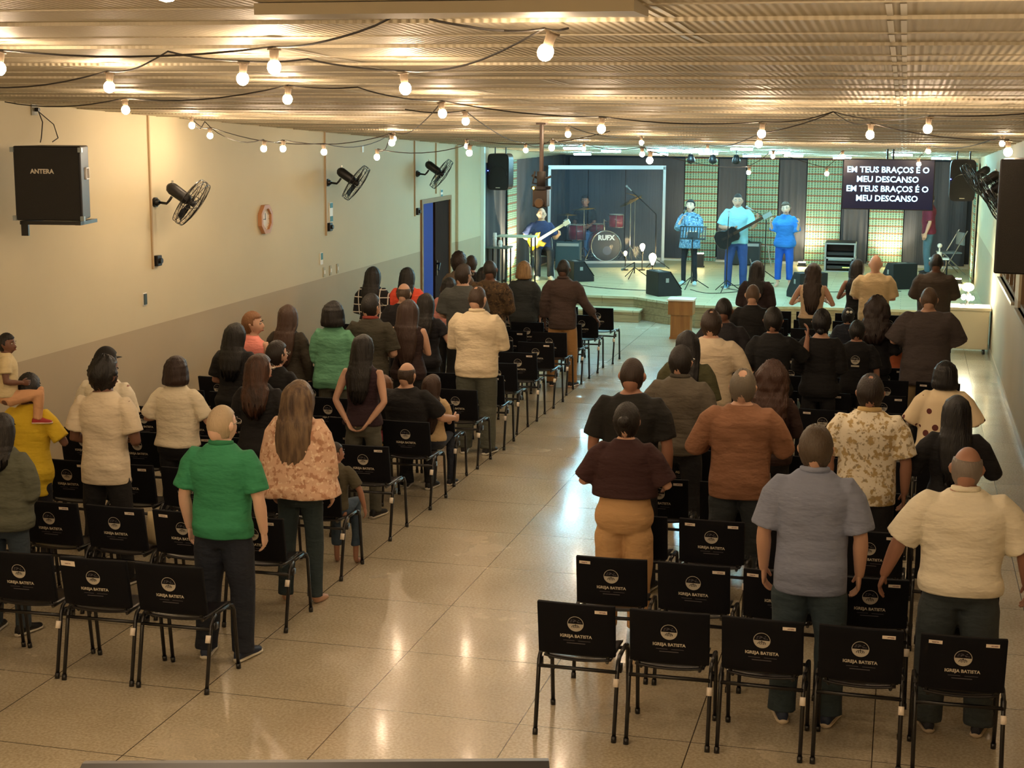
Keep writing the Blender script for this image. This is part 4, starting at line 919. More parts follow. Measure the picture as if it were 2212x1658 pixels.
def rings_geo(R, n=28, power=2.3):
    """R: list of (z, rx, ry, cx, cy) horizontal rings bottom to top -> closed shell"""
    v = []; f = []
    for z, rx, ry, cx, cy in R:
        for j in range(n):
            a = 2*PI*j/n; c_, s_ = math.cos(a), math.sin(a); e = 2/power
            v.append((cx+rx*math.copysign(abs(c_)**e, c_), cy+ry*math.copysign(abs(s_)**e, s_), z))
    k = len(R)
    for i in range(k-1):
        for j in range(n): f.append((i*n+j, i*n+(j+1) % n, (i+1)*n+(j+1) % n, (i+1)*n+j))
    f.append(tuple(range(n))[::-1]); f.append(tuple(range((k-1)*n, k*n)))
    return v, f
def interp(T, z, k):
    for a, b in zip(T[:-1], T[1:]):
        if z <= b[0]:
            t = (z-a[0])/(b[0]-a[0]) if b[0] > a[0] else 0; t = max(0, min(1, t)); t = t*t*(3-2*t); return a[k]+(b[k]-a[k])*t
    return T[-1][k]
TM = [(.80, .118, .085, -.005), (.86, .152, .108, -.012), (.93, .163, .116, -.018), (1.02, .158, .108, -.008), (1.10, .150, .103, .002), (1.20, .162, .110, .004), (1.29, .176, .117, 0), (1.35, .182, .112, -.004), (1.40, .176, .098, -.010), (1.435, .150, .084, -.012), (1.465, .115, .074, -.010), (1.495, .082, .066, -.006), (1.52, .062, .058, .0)]
TF = [(.80, .122, .09, -.005), (.86, .162, .114, -.015), (.93, .170, .122, -.022), (1.02, .146, .103, -.010), (1.10, .128, .092, .0), (1.20, .138, .100, .008), (1.28, .150, .112, .012), (1.35, .158, .100, 0), (1.39, .152, .088, -.008), (1.425, .130, .076, -.011), (1.46, .096, .066, -.010), (1.49, .066, .056, -.006), (1.52, .052, .05, .0)]
SKIN = dict(a='#dfb9a2', b='#c39a82', c='#a07560', d='#6f4c3c', e='#543a2e')
def skin(k): return mat('skin '+k, SKIN[k], rough=.55, bump=(60, .05))
ARMS = dict(down=((.16, -.02, -1), (.05, .16, -1)), relaxed=((.26, -.05, -1), (.0, .3, -1)), front=((.24, .0, -1), (-.5, .8, -.12)), folded=((.22, .22, -1), (-.95, .5, .2)),
            raised=((.45, .45, -.55), (.05, .5, 1)), behind=((.3, -.36, -1), (-.72, -.34, -1)), pocket=((.3, -.18, -1), (-.12, .38, -1)), out=((.5, .0, -.9), (-.35, .9, .1)),
            clap=((.42, .25, -.95), (-.62, .85, .35)), side=((.55, .1, -1), (.15, .3, -1)), chest=((.2, .2, -1), (-.7, .5, .45)), rest=((.4, .25, -1), (.5, .35, -.7)), mic=((.35, .25, -.9), (-.5, .3, .9)),
            bassL=((.25, .35, -.9), (.15, .8, .35)), bassR=((.55, .05, -.75), (-.75, .6, -.25)), gtrL=((.35, .2, -.9), (.25, .7, .62)), gtrR=((.35, .05, -.9), (-.75, .6, -.02)), lap=((.12, .35, -1), (-.25, .95, -.2)), hug=((.5, .35, -.8), (.25, .9, -.15)))
def hand_geo(Wp, F, side, s, curl=.5, inward=None):
    """palm, four fingers and a thumb; F: direction of the forearm"""
    Z = F.normalized(); ref = Vector((0, 1, 0)) if abs(Z.y) < .75 else Vector((0, 0, 1))
    X = (ref-Z*ref.dot(Z)).normalized(); Y = Z.cross(X)           # X: thumb side, Y: palm normal (either side)
    tgt = Vector((-side, 0, 0)) if abs(Z.y) < .75 else Vector((-side*.6, 0, -.8))
    if Y.dot(tgt) < 0: Y = -Y
    P = lambda x, y, z: Wp+X*(x*s)+Y*(y*s)+Z*(z*s)
    out = [cap_tube([P(0, 0, -.03), P(0, 0, .0), P(0, .002, .05), P(0, .004, .088)], [(.019*s, .025*s), (.020*s, .027*s), (.015*s, .041*s), (.012*s, .041*s)], 12)]
    # make the wide axis follow X: tube_geo's first axis is a=up; rebuild explicitly
    v = []; n = 12
    secs = [(-.03, .024, .018), (0, .027, .018), (.03, .036, .016), (.06, .042, .015), (.09, .041, .012), (.098, .034, .007)]
    for z, rx, ry in secs:
        for j in range(n): a = 2*PI*j/n; v.append(P(rx*math.cos(a), ry*math.sin(a)+.003, z))
    f = [(i*n+j, i*n+(j+1) % n, (i+1)*n+(j+1) % n, (i+1)*n+j) for i in range(len(secs)-1) for j in range(n)]+[tuple(range(n))[::-1], tuple(range((len(secs)-1)*n, len(secs)*n))]
    out = [(v, f)]
    for x, L_, r in ((.030, .072, .0088), (.010, .080, .0092), (-.011, .074, .0088), (-.030, .058, .0078)):
        a = .2+curl*.5; y, z = .003, .088; pts = [P(x, y, z)]; ang = a*.6
        for seg, q in ((.45, 1.), (.32, 1.6), (.26, 2.1)):
            ang = a*q; y += L_*seg*math.sin(ang); z += L_*seg*math.cos(ang); pts.append(P(x*(1-.04*q), y, z))
        out.append(cap_tube(pts, [r*s, r*s*.96, r*s*.88, r*s*.7], 8))
    out.append(cap_tube([P(.026, .004, .012), P(.048, .012, .04), P(.056, .02+.01*curl, .066), P(.054, .028+.016*curl, .086)], [.013*s, .0115*s, .010*s, .008*s], 8))
    return out
def head_geo(s, fem):
    """head in its own frame, origin at its centre, +y forward"""
    v = []; f = []; n = 24; m = 18
    for i in range(m+1):
        a = PI*i/m; z = math.cos(a); r = math.sin(a)
        for j in range(n):
            b = 2*PI*j/n; x = r*math.cos(b); y = r*math.sin(b)
            zz = z*.118; jaw = max(0, -z)
            X = x*.0765*(1-.28*jaw**1.5); Y = y*.098+(.012 if y > 0 else 0)*jaw-.028*jaw*(y < 0)*abs(y)
            if y > 0 and -.55 < z < -.05: Y += .004
            if y > .8 and -.12 < z < .22 and .18 < abs(x) < .6: Y -= .008      # eye sockets
            v.append((X*s, Y*s, zz*s))
    for i in range(m):
        for j in range(n): f.append((i*n+j, (i+1)*n+j, (i+1)*n+(j+1) % n, i*n+(j+1) % n))
    f.append(tuple(range(n))[::-1]) if False else None
    out = [(v, f)]
    out.append(cap_tube([(0, .095*s, .012*s), (0, .108*s, -.008*s), (0, .116*s, -.026*s), (0, .100*s, -.034*s)], [.008*s, .010*s, .0135*s, .010*s], 10))
    for sd in (-1, 1):
        out.append(cap_tube([(sd*.077*s, -.004*s, .022*s), (sd*.087*s, -.010*s, .006*s), (sd*.083*s, -.006*s, -.016*s), (sd*.076*s, .002*s, -.030*s)], [(.008*s, .014*s), (.010*s, .017*s), (.009*s, .014*s), (.006*s, .009*s)], 8))
    out.append(cap_tube([(-.02*s, .092*s, -.062*s), (0, .104*s, -.060*s), (.02*s, .092*s, -.062*s)], .008*s, 8))
    return out
def hair_cap(s, t, style, crown=0, seed=1):
    """shell over the skull; rows near face, ears and nape sink into the head"""
    v = []; f = []; n = 40; m = 26; rnd = random.Random(seed)
    for i in range(m+1):
        a = PI*i/m; z = math.cos(a); r = math.sin(a)
        for j in range(n):
            b = 2*PI*j/n; x = r*math.cos(b); y = r*math.sin(b); zz = z*.118
            k = 1.0; tt = t*(1+.25*math.sin(j*2.7+seed)*math.sin(i*1.9+seed*2)) if style in ('short', 'messy', 'bun') else t
            if style == 'messy': tt *= 1.1+.3*math.sin(j*1.3+i*.9+seed)
            if style in ('curly', 'afro'): tt = t*(1+.35*math.sin(j*1.9+seed)*math.cos(i*2.3))
            Y = y*(.098+tt); X = x*(.0765+tt); Z = z*(.118+tt)
            hair = True
            if y > .28-max(0, z)*.0 and zz < .062: hair = False
            if y > -.12 and zz < -.01 and style not in ('long', 'bob', 'curly'): hair = False
            if zz < (-.092 if style not in ('long', 'bob', 'curly') else -.11): hair = False
            if style == 'bald' and not (zz < .066 and y < .2): hair = False
            if crown and math.hypot(x, y+.35) < crown and z > 0: hair = False
            if not hair: X *= .80; Y *= .80; Z *= .84
            if z < 0 and hair: X *= 1-.14*(-z); Y = Y+.012*(-z) if y < 0 else Y
            v.append((X*s, Y*s, Z*s))
    for i in range(m):
        for j in range(n): f.append((i*n+j, (i+1)*n+j, (i+1)*n+(j+1) % n, i*n+(j+1) % n))
    return v, f
def long_hair(s, zend, wid, vol, seed, wave=0., bob=False):
    """hair falling behind head, neck and back (body frame, metres at 1.75 m)"""
    rnd = random.Random(seed)
    if bob: T = [(1.50, .085*wid, .07, -.03), (1.52, .112*wid, .09, -.03), (1.56, .112*wid, .098, -.022), (1.62, .104*wid, .108, -.010), (1.68, .096*wid, .108, -.004), (1.72, .078, .09, 0), (1.75, .048, .055, 0), (1.763, .015, .018, 0)]
    else:
        L_ = 1.45-zend
        T = [(zend-.02, .035*wid, .014, -.150), (zend+.05*L_, .07*wid, .026, -.150), (zend+.3*L_, .105*wid, .036, -.148), (zend+.7*L_, .122*wid, .044, -.132), (1.45, .122*wid, .055, -.105), (1.50, .110*wid, .068, -.070), (1.56, .102*wid, .086, -.036), (1.62, .100*wid, .103, -.014), (1.68, .094*wid, .106, -.004), (1.72, .078, .09, 0), (1.75, .048, .055, 0), (1.763, .015, .018, 0)]
    n = 44; zs = [T[0][0]+(T[-1][0]-T[0][0])*i/34 for i in range(35)]; v = []
    for z in zs:
        rx, ry, cy = (interp(T, z, k) for k in (1, 2, 3)); rx += vol; ry += vol*.6
        for j in range(n):
            a = 2*PI*j/n; c_, s_ = math.cos(a), math.sin(a); g = 1+.035*math.sin(a*11+seed+2*math.sin(z*7+seed))+.02*math.sin(a*23+z*5)
            if wave: g += .4*wave*math.sin(z*38+3*math.sin(a*4+seed))+.35*wave*math.sin(z*71+4*math.sin(a*7+1+seed))+.3*wave*math.sin(a*17+z*9)
            x = rx*c_*g; y = cy+ry*s_*g
            if z < 1.70 and y > .022: y = .022-.2*(y-.022)
            if z < zend+.12 and not bob: y += .004*math.sin(j*2.1); 
            v.append((x*s, y*s, (z+(.03*math.sin(j*1.7+seed)+.02*math.sin(j*3.1) if z < zend+.06 else 0)*(0 if bob else 1))*s))
    k = len(zs); f = [(i*n+j, i*n+(j+1) % n, (i+1)*n+(j+1) % n, (i+1)*n+j) for i in range(k-1) for j in range(n)]+[tuple(range(n))[::-1], tuple(range((k-1)*n, k*n))]
    return v, f
PCOUNT = [0]
def person(label, x, y, h, sex='m', sk='b', hair=('short', '#17110e'), top=None, bot=None, arms=('down', 'down'), yaw=0, hy=0, hp=0, hr=0, w=1., belly=0, z=0, seat=None, shoes='#15161a', sole='#c9c4b8', glasses=0, group=None, feet=True, lean=0, extra=None, stance=0, barefoot=False):
    """h: standing height; yaw 0 looks at the stage; seat: seat height when sitting"""
    PCOUNT[0] += 1; sd = PCOUNT[0]; s = h/1.75; fem = sex == 'f'
    near = y < 12.3; mid = y < 17; vx = .0105 if near else (.013 if mid else .016)
    r = empty('person', label, 'person', (x, y, z), math.radians(yaw), group)
    T = TF if fem else TM
    dz = 0
    if seat is not None: dz = seat+.045-.90*s
    sw = (.165 if fem else .192)*(.6+.4*w)
    S3 = lambda p: Vector((p[0]*s, p[1]*s, p[2]*s+dz))
    def torso(z0, inf, z1=1.515, flare=0, blouse=0):
        R = []; k = 16
        for i in range(k+1):
            zz = z0+(z1-z0)*i/k; rx, ry, cy = interp(T, zz, 1), interp(T, zz, 2), interp(T, zz, 3)
            ww = w if zz < 1.36 else w+(1-w)*min(1, (zz-1.36)/.1)*.6
            b = belly*math.exp(-((zz-1.08)/.14)**2)
            fl = flare*max(0, 1-(zz-z0)/.35)**1.3
            if inf > .01 and not fem: # shirts hang straight from the chest
                if zz < 1.28: rx = max(rx, .157); ry = max(ry, .108)
            if blouse and zz < 1.3: rx = max(rx, .15+blouse*.4); ry = max(ry, .1+blouse*.3)
            f_ = inf*(1 if zz < 1.38 else max(.5, 1-(zz-1.38)*5))+((.007 if zz < z0+.1 else 0)+.003 if inf > 0 else 0)
            R.append(((zz+ (lean*0))*s+dz, (rx*ww+f_+fl)*s, (ry*(.5+.5*ww)+f_+b*.5+fl*.7)*s, 0, (cy+b*.5)*s))
        return rings_geo(R)
    # ---- arms
    A = []
    for side, key in ((-1, arms[0]), (1, arms[1])):
        u, fo = ARMS[key] if isinstance(key, str) else key
        U = Vector((u[0]*side, u[1], u[2])).normalized(); F = Vector((fo[0]*side, fo[1], fo[2])).normalized()
        Sh = S3((side*sw, -.008, 1.40)); E = Sh+U*.285*s; Wr = E+F*.245*s; A.append((side, Sh, U, E, F, Wr))
    # ---- legs
    Lg = []
    for side in (-1, 1):
        hip = S3((side*.088*(.5+.5*w), -.01, .87))
        if seat is None:
            st = .11+stance+(.012 if fem else .03)*w
            kn = Vector((side*(st-.01)*s, .015*s, .49*s)); an = Vector((side*st*s, -.03*s, .085*s)); fd = Vector((side*.22, 1, 0)).normalized()
        else:
            kn = Vector((side*.13*s, hip.y+.42*s, seat+.06)); an = Vector((side*.13*s, hip.y+.40*s, .085*s)); fd = Vector((side*.15, 1, 0)).normalized()
            if z and seat < .3: an = kn+Vector((0, -.02, -.33*s))
        Lg.append((side, hip, kn, an, fd))
    parts = [torso(.80, -.010)]
    HK = 1.12 if h > 1.3 else 1.2
    Hc = S3((0, .018, 1.75-.119*HK)); Hm = Matrix.Translation(Hc) @ Matrix.Rotation(math.radians(hy), 4, 'Z') @ Matrix.Rotation(math.radians(hp), 4, 'X') @ Matrix.Rotation(math.radians(hr), 4, 'Y') @ Matrix.Scale(HK, 4)
    parts.append(cap_tube([S3((0, -.008, 1.44)), S3((0, 0, 1.50)), S3((0, .006, 1.56)), S3((0, .01, 1.60))], [.062*s*(.9 if fem else 1.08), .056*s*(.88 if fem else 1.08), .055*s*(.88 if fem else 1.06), .05*s], 16))
    for v, f in head_geo(s, fem): parts.append(([Hm @ Vector(p) for p in v], f))
    g = .88 if fem else 1.05; g *= .5+.5*w
    for side, Sh, U, E, F, Wr in A:
        parts.append(cap_tube([Sh+Vector((-side*.07*s, 0, -.01*s)), Sh, Sh+U*.08*s, Sh+U*.18*s, E, E+F*.06*s, E+F*.14*s, Wr], [.046*s*g, .050*s*g, .050*s*g, .045*s*g, .037*s*g, .040*s*g, .035*s*g, .026*s*g], 14))
    for side, hip, kn, an, fd in Lg:
        parts.append(cap_tube([hip, hip.lerp(kn, .35), hip.lerp(kn, .7), kn, kn.lerp(an, .3), kn.lerp(an, .65), an], [.086*s*g, .080*s*g, .066*s*g, .052*s*g, .054*s*g, .042*s*g, .034*s*g], 14))
        if barefoot or not feet: parts.append(cap_tube([an+Vector((0, 0, -.02*s)), an+fd*.02*s+Vector((0, 0, -.05*s)), an+fd*.10*s+Vector((0, 0, -.058*s)), an+fd*.16*s+Vector((0, 0, -.068*s))], [.034*s, .034*s, .033*s, .022*s], 10))
    me = remesh(parts, vx, 2, 'body')
    # hands joined on
    hv = []; hf = []
    for side, Sh, U, E, F, Wr in A:
        for v, f in hand_geo(Wr, F, side, s*(.92 if fem else 1), .5): o_ = len(hv); hv += [tuple(p) for p in v]; hf += [tuple(i+o_ for i in q) for q in f]
    co = get_co(me); pv = [tuple(c) for c in co.tolist()]; pf = [tuple(p.vertices) for p in me.polygons]; nb = len(pf); o_ = len(pv)
    allv = pv+hv; allf = pf+[tuple(i+o_ for i in q) for q in hf]; mi = [0]*len(allf)
    if abs(yaw) > 100 or hy or True:      # eyes, brows and mouth
        q = MB(); 
        for e in (-1, 1):
            q.ball((e*.030*s, .0835*s, .012*s), .0115*s, 10, 0, (1.15, 1, .7)); q.ball((e*.030*s, .0905*s, .011*s), .0062*s, 8, 1)
            q.tube([(e*.044*s, .088*s, .032*s), (e*.03*s, .099*s, .037*s), (e*.016*s, .102*s, .033*s)], .0035*s, 6, 1)
        q.tube([(-.022*s, .100*s, -.062*s), (0, .111*s, -.060*s), (.022*s, .100*s, -.062*s)], .0048*s, 6, 2)
        o_ = len(allv); allv = allv+[tuple(Hm @ Vector(p)) for p in q.v]; allf = allf+[tuple(i+o_ for i in k) for k in q.f]; mi += [m_+1 for m_ in q.m]
    bpy.data.meshes.remove(me); me = bpy.data.meshes.new('body'); me.from_pydata(allv, [], allf); me.polygons.foreach_set('material_index', mi)
    body = finish(me, 'body', [skin(sk), mat('eye white', '#b9aea2', rough=.4), mat('eye dark', '#120d0a', rough=.3), mat('lips', '#8a4238', rough=.5)], r)
    # ---- trousers / skirt
    b_ = dict(c='#1a1b20', t='trousers', len=1.0, loose=0.); b_.update(bot or {})
    mb = b_.get('m') or mat('trousers '+b_['c'], b_['c'], rough=.85, bump=(6, .8, (1, 1, 2)))
    if b_['t'] == 'skirt':
        zb = b_.get('z', .5); R = []
        for i in range(12):
            zz = zb+(1.02-zb)*i/11; rx = interp(T, max(.93, zz), 1)*w+.016; ry = interp(T, max(.93, zz), 2)+.016
            k = (1-i/11)*b_.get('flare', .06); R.append((zz*s+dz, (rx+k)*s, (ry+k)*s, 0, -.012*s))
        me = remesh([rings_geo(R)], vx*1.2, 2, 'skirt'); wrinkle(me, .006, sd, .6); finish(me, 'skirt', mb, r)
    else:
        P_ = []; R = []; ov = .006*b_['loose']
        for i in range(9):
            zz = .79+(b_.get('ztop', 1.05)-.79)*i/8; R.append((zz*s+dz, (interp(T, zz, 1)*w+(.010 if zz < .9 else .006)+ov)*s, (interp(T, zz, 2)*(.5+.5*w)+(.010 if zz < .9 else .006)+ov)*s, 0, interp(T, zz, 3)*s))
        P_.append(rings_geo(R))
        for side, hip, kn, an, fd in Lg:
            an2 = kn.lerp(an, b_['len']) if b_['len'] < 1 else an+Vector((0, 0, -.025*s))
            q = 1+b_['loose']*.28; hip2 = hip+Vector((0, 0, -.01))
            P_.append(tube_geo([hip2, hip.lerp(kn, .3), hip.lerp(kn, .7), kn, kn.lerp(an2, .4), kn.lerp(an2, .8), an2], [.094*s*g, .091*s*g*(1+.7*(q-1)), .078*s*g*q, .068*s*g*q, .066*s*g*q, .060*s*g*q*1.02, .060*s*g*q*1.05], 16))
        me = remesh(P_, vx*1.05, 2, 'trousers'); wrinkle(me, .007, sd, .8); finish(me, 'trousers', mb, r)
        if b_.get('belt'): 
            R = [((z_)*s+dz, (interp(T, z_, 1)*w+.016)*s, (interp(T, z_, 2)+.016)*s, 0, interp(T, z_, 3)*s) for z_ in (.985, 1.02)]
            MB().add(*rings_geo(R)).build('belt', M_BLACK, r, True)
    # ---- shirt
    t_ = dict(c='#202024', sl=.62, hem=.90, loose=.014, flare=0., blouse=0, neck=1.498); t_.update(top or {})
    mt = t_.get('m') or mat('cloth '+t_['c'], t_['c'], rough=.85, bump=(5.5, .9, (1, 1, 2.3)))
    inf = t_['loose']
    P_ = [torso(t_['hem'], inf, t_['neck'], t_['flare'], t_['blouse'])]
    if t_['sl'] > 0:
        for side, Sh, U, E, F, Wr in A:
            a = t_['sl']; rr = (.049*g+inf*.8+.005)*s; pts = [Sh+Vector((-side*.08*s, 0, -.015*s)), Sh+Vector((-side*.02*s, 0, -.002*s)), Sh+U*.06*s]; rad = [rr*.95, rr*1.05, rr*1.06]
            if a <= 1: pts += [Sh+U*(.285*a*.6)*s, Sh+U*(.285*a)*s]; rad += [rr*1.10, rr*1.18]
            else:
                pts += [Sh+U*.16*s, E, E+F*.08*s, E+F*(.245*min(a-1, .97))*s]; rad += [rr*1.0, rr*.92, rr*.86, rr*(.72 if a > 1.8 else .9)]
            P_.append(tube_geo(pts, rad, 14))
    else:
        for side, Sh, U, E, F, Wr in A: P_.append(cap_tube([Sh+Vector((-side*.09*s, 0, .0)), Sh+Vector((-side*.045*s, 0, .004*s))], [.054*s*g, .052*s*g], 12))
    me = remesh(P_, vx*1.05, 2, 'shirt'); wrinkle(me, t_.get('wr', .009), sd); top_o = finish(me, t_.get('name', 'shirt'), mt, r)
    if t_.get('collar'):
        cc = t_['collar'] if isinstance(t_['collar'], str) else None
        pts = [S3((.078*math.cos(a)*(1 if not fem else .92), .070*math.sin(a)-.004, 1.503-.012*math.sin(a))) for a in [2*PI*i/22 for i in range(22)]]
        v, f = tube_geo(pts, [(.018*s, .009*s)]*22, 8, close=True)
        MB().add(v, f).build('collar', mat('cloth '+cc, cc, rough=.85) if cc else mt, top_o, True)
    if t_.get('emblem'):
        q = MB(); yb = (-interp(T, 1.3, 2)-inf-.012)*s; emblem(q, 0, yb, 1.28*s+dz, .055*s); q.add([(-.05*s, yb-.002, 1.195*s), (.05*s, yb-.002, 1.195*s), (.05*s, yb-.002, 1.215*s), (-.05*s, yb-.002, 1.215*s)], [(0, 1, 2, 3)])
        q.build('printed_emblem', [M_PRINTW, M_PRINT, M_BLACK], top_o)
    if t_.get('yoke'):
        q = MB(); yb = (-interp(T, 1.33, 2)-inf-.004)*s; q.tube([(x_*s, yb+.35*x_*x_*s, 1.345*s) for x_ in (-.15, -.1, -.05, 0, .05, .1, .15)], .003*s, 5); q.build('yoke_seam', mt, top_o)
    # ---- hair
    st, hc = hair[0], hair[1]; opt = hair[2] if len(hair) > 2 else {}
    hm = mat('hair '+hc, hc, rough=.5, bump=(26, .7, (5, 5, .5)), mix=(opt.get('c2', hc), 14, .35, .65, (2, 2, .4)) if opt.get('c2') else None)
    HP = []
    def cap(t, style, crown=0): v, f = hair_cap(s, t, style, crown, sd); return MB().add([Hm @ Vector(p) for p in v], f)
    if st in ('short', 'messy', 'buzz', 'fringe', 'afro'):
        t = dict(short=.012, messy=.017, buzz=.005, fringe=.006, afro=.03)[st]
        cap(t, 'bald' if st == 'fringe' else st, opt.get('crown', 0)).build('hair', hm, r, True)
    elif st in ('long', 'bob', 'curly'):
        q = cap(.014+opt.get('vol', 0), st)
        v, f = long_hair(1, opt.get('z', 1.2), opt.get('w', 1.), opt.get('vol', 0), sd, opt.get('wave', .12 if st == 'curly' else 0), st == 'bob')
        Hi = Hm @ Matrix.Translation((0, -.018, -1.632)); out = []
        for p in v:
            P1 = S3(p); k = max(0, min(1, (p[2]-1.46)/.1))
            P2 = Hm @ (Vector((p[0], p[1]-.018, p[2]-1.632))*s)
            out.append(P1.lerp(P2, k))
        q.add(out, f); q.build('hair', hm, r, True)
    elif st in ('bun', 'ponytail'):
        q = cap(.014, 'bun'); bz = opt.get('bz', .0); v, f = cap_tube([Hm @ Vector((0, -.085*s, bz*s)), Hm @ Vector((0, -.125*s, (bz+.0)*s))], [.035*s*opt.get('br', 1), .04*s*opt.get('br', 1)], 14); q.add(v, f)
        if st == 'ponytail': v, f = cap_tube([Hm @ Vector((0, -.11*s, bz*s)), Hm @ Vector((0, -.135*s, (bz-.06)*s)), S3((0, -.13, 1.46)), S3((0, -.14, 1.36))], [.025*s, .032*s, .03*s, .014*s], 14); q.add(v, f)
        q.build('hair', hm, r, True)
    if st == 'cap' or opt.get('cap'):
        if st == 'cap': cap(.008, 'short').build('hair', hm, r, True)
        q = MB(); v, f = hair_cap(s*1.03, .014, 'x', 0, 1); v2 = [Hm @ Vector((p[0], p[1], max(p[2], .028*s))) for p in v]; q.add(v2, f)
        v, f = cap_tube([Hm @ Vector((0, .07*s, .035*s)), Hm @ Vector((0, .15*s, .03*s))], [(.008*s, .06*s), (.006*s, .045*s)], 12); q.add(v, f)
        q.build('baseball_cap', mat('cap cloth', '#1a1715', rough=.8), r, True)
    if glasses:
        q = MB(); mg = mat('glasses metal', '#c9c9c4', rough=.2, metal=.8)
        for e in (-1, 1):
            q.tube([Hm @ Vector((e*.032*s+.022*s*math.cos(a), .113*s, .010*s+.016*s*math.sin(a))) for a in [2*PI*i/16 for i in range(16)]], .0018*s, 5, close=True)
            q.tube([Hm @ Vector((e*.056*s, .108*s, .014*s)), Hm @ Vector((e*.083*s, .08*s, .016*s)), Hm @ Vector((e*.088*s, -.01*s, .014*s))], .0028*s, 5)
        q.build('glasses', mg, r)
    # ---- shoes
    if feet and not barefoot:
        for side, hip, kn, an, fd in Lg:
            q = MB(); sdv = Vector((fd.y, -fd.x, 0)); z0 = an.z-.085*s; n = 14
            def sec(k, wd, ht, zz, mi, q=q):
                v = []
                for t, w_, h_ in k:
                    for j in range(n):
                        a = 2*PI*j/n; c_, s_ = math.cos(a), math.sin(a)
                        v.append(an*1+fd*t*s+sdv*(w_*wd*c_*s)+Vector((0, 0, z0-an.z+(zz+(h_*ht*(.5+.5*s_)))*s)))
                m_ = len(k); f = [(i*n+j, i*n+(j+1) % n, (i+1)*n+(j+1) % n, (i+1)*n+j) for i in range(m_-1) for j in range(n)]+[tuple(range(n))[::-1], tuple(range((m_-1)*n, m_*n))]
                q.add(v, f, mi)
            prof = [(-.075, .6, .6), (-.06, .9, .9), (0, 1, 1), (.06, 1.05, .85), (.12, 1.2, .6), (.165, 1.05, .48), (.19, .6, .4)]
            sec([(t, w_, h_) for t, w_, h_ in prof], .036, .095, .006, 0)
            sec([(t*1.04, w_, 1) for t, w_, h_ in prof], .041, .028, .001, 1)
            q.build('shoe', [mat('shoe '+shoes, shoes, rough=.6), mat('sole '+sole, sole, rough=.6)], r, True)
    return r, A, S3, Hm
FL = lambda n, b, c2, c3=None, k='floral': pattern_cloth(n, b, k, c2, c3)
JE, BK, DG = '#2a3038', '#101014', '#2b2b2a'
GL, GR = 'congregation in the left block', 'congregation in the right block'
# ---- left block
person('grey haired man in a green polo shirt and dark jeans standing at the front left', -4.27, 9.12, 1.71, 'm', 'a', ('buzz', '#b5a184'), dict(c='#338a60', sl=.78, hem=.865, collar='#2a7a52', loose=.02), dict(c='#1b2230', loose=.5), ('relaxed', 'relaxed'), hy=-18, w=1.12, glasses=1, shoes='#23304a', sole='#d8d2c0', group=GL, stance=-.01)
person('woman with very long greyish brown hair in a ruffled beige flowered blouse', -4.23, 10.36, 1.66, 'f', 'b', ('long', '#7a6248', dict(z=1.04, w=1.1, c2='#46342a', vol=.008)), dict(m=FL('beige blouse', '#dcb79c', '#bc8c70', '#ecd4bc'), sl=1.4, hem=.88, flare=.07, blouse=.1, loose=.045, name='blouse', wr=.011), dict(c='#2b3a40', loose=.2), ('relaxed', 'relaxed'), hp=0, w=1.12, group=GL, barefoot=True)
person('young man with tousled black hair in a plain tan T-shirt', -5.82, 10.39, 1.77, 'm', 'd', ('messy', '#0f0b09', dict()), dict(c='#ddd0b8', sl=.75, hem=.80, loose=.016, flare=.01), dict(c='#131316'), ('front', 'front'), hy=-14, w=.98, group=GL)
person('person in a black cap and white T-shirt behind the young man in tan', -6.39, 11.45, 1.66, 'm', 'c', ('cap', '#14100e'), dict(c='#ece4d0', sl=.8, hem=.85), dict(c='#15161a'), ('front', 'front'), hy=-10, w=1., group=GL)
person('woman with a dark brown bob in a cream T-shirt near the left wall', -5.85, 11.66, 1.58, 'f', 'b', ('bob', '#2a1812'), dict(c='#e8dec6', sl=.85, hem=.92, loose=.02, blouse=.02), dict(c='#121318'), ('out', 'out'), w=1.14, group=GL)
person('woman in a bright yellow T-shirt carrying a small child on her shoulders', -6.5, 10.45, 1.60, 'f', 'd', ('short', '#120d0b'), dict(c='#d9b92c', sl=.8, hem=.72, loose=.022, flare=.01), dict(c='#1b1c22'), ('out', ((.5, .1, -.8), (-.7, .5, .5))), w=1.05, group=GL)
person('woman in a grey green sweatshirt cut by the left edge of the picture', -5.93, 9.18, 1.55, 'f', 'b', ('long', '#15100e', dict(z=1.36)), dict(c='#575a4c', sl=1.9, hem=.86, loose=.03, blouse=.03, name='sweatshirt'), dict(c='#33404c'), ('front', 'front'), w=1.2, group=GL)
person('woman with long black hair and a black T-shirt leaning near the left wall', -6.24, 13.7, 1.58, 'f', 'c', ('long', '#0c0a0a', dict(z=1.2, w=1.1)), dict(c='#101013', sl=.8, hem=.85, loose=.022), dict(c='#15151a'), ('front', 'front'), w=1.2, hr=6, group=GL)
person('woman with light brown hair and pink top turning her face to the right', -6.35, 14.35, 1.61, 'f', 'b', ('short', '#7a5230', dict()), dict(c='#e88f86', sl=0, hem=.86), dict(c='#22252c'), ('relaxed', 'relaxed'), hy=-78, w=.95, group=GL)
person('woman with long chestnut hair and a dark olive jacket below the clock', -6.18, 14.88, 1.62, 'f', 'b', ('long', '#3c281c', dict(z=1.12, w=1.02)), dict(c='#2c261b', sl=1.9, hem=.78, loose=.025), dict(c='#1b1a1c'), ('relaxed', 'relaxed'), hy=12, glasses=1, group=GL)
person('person with short dark hair and glasses in black before the olive jacket woman', -5.45, 12.84, 1.56, 'f', 'b', ('bun', '#1c130f', dict(bz=-.03, br=.8)), dict(c='#0f0f12', sl=.8, hem=.85), dict(c='#15151a'), ('front', 'front'), hy=-30, glasses=1, group=GL)
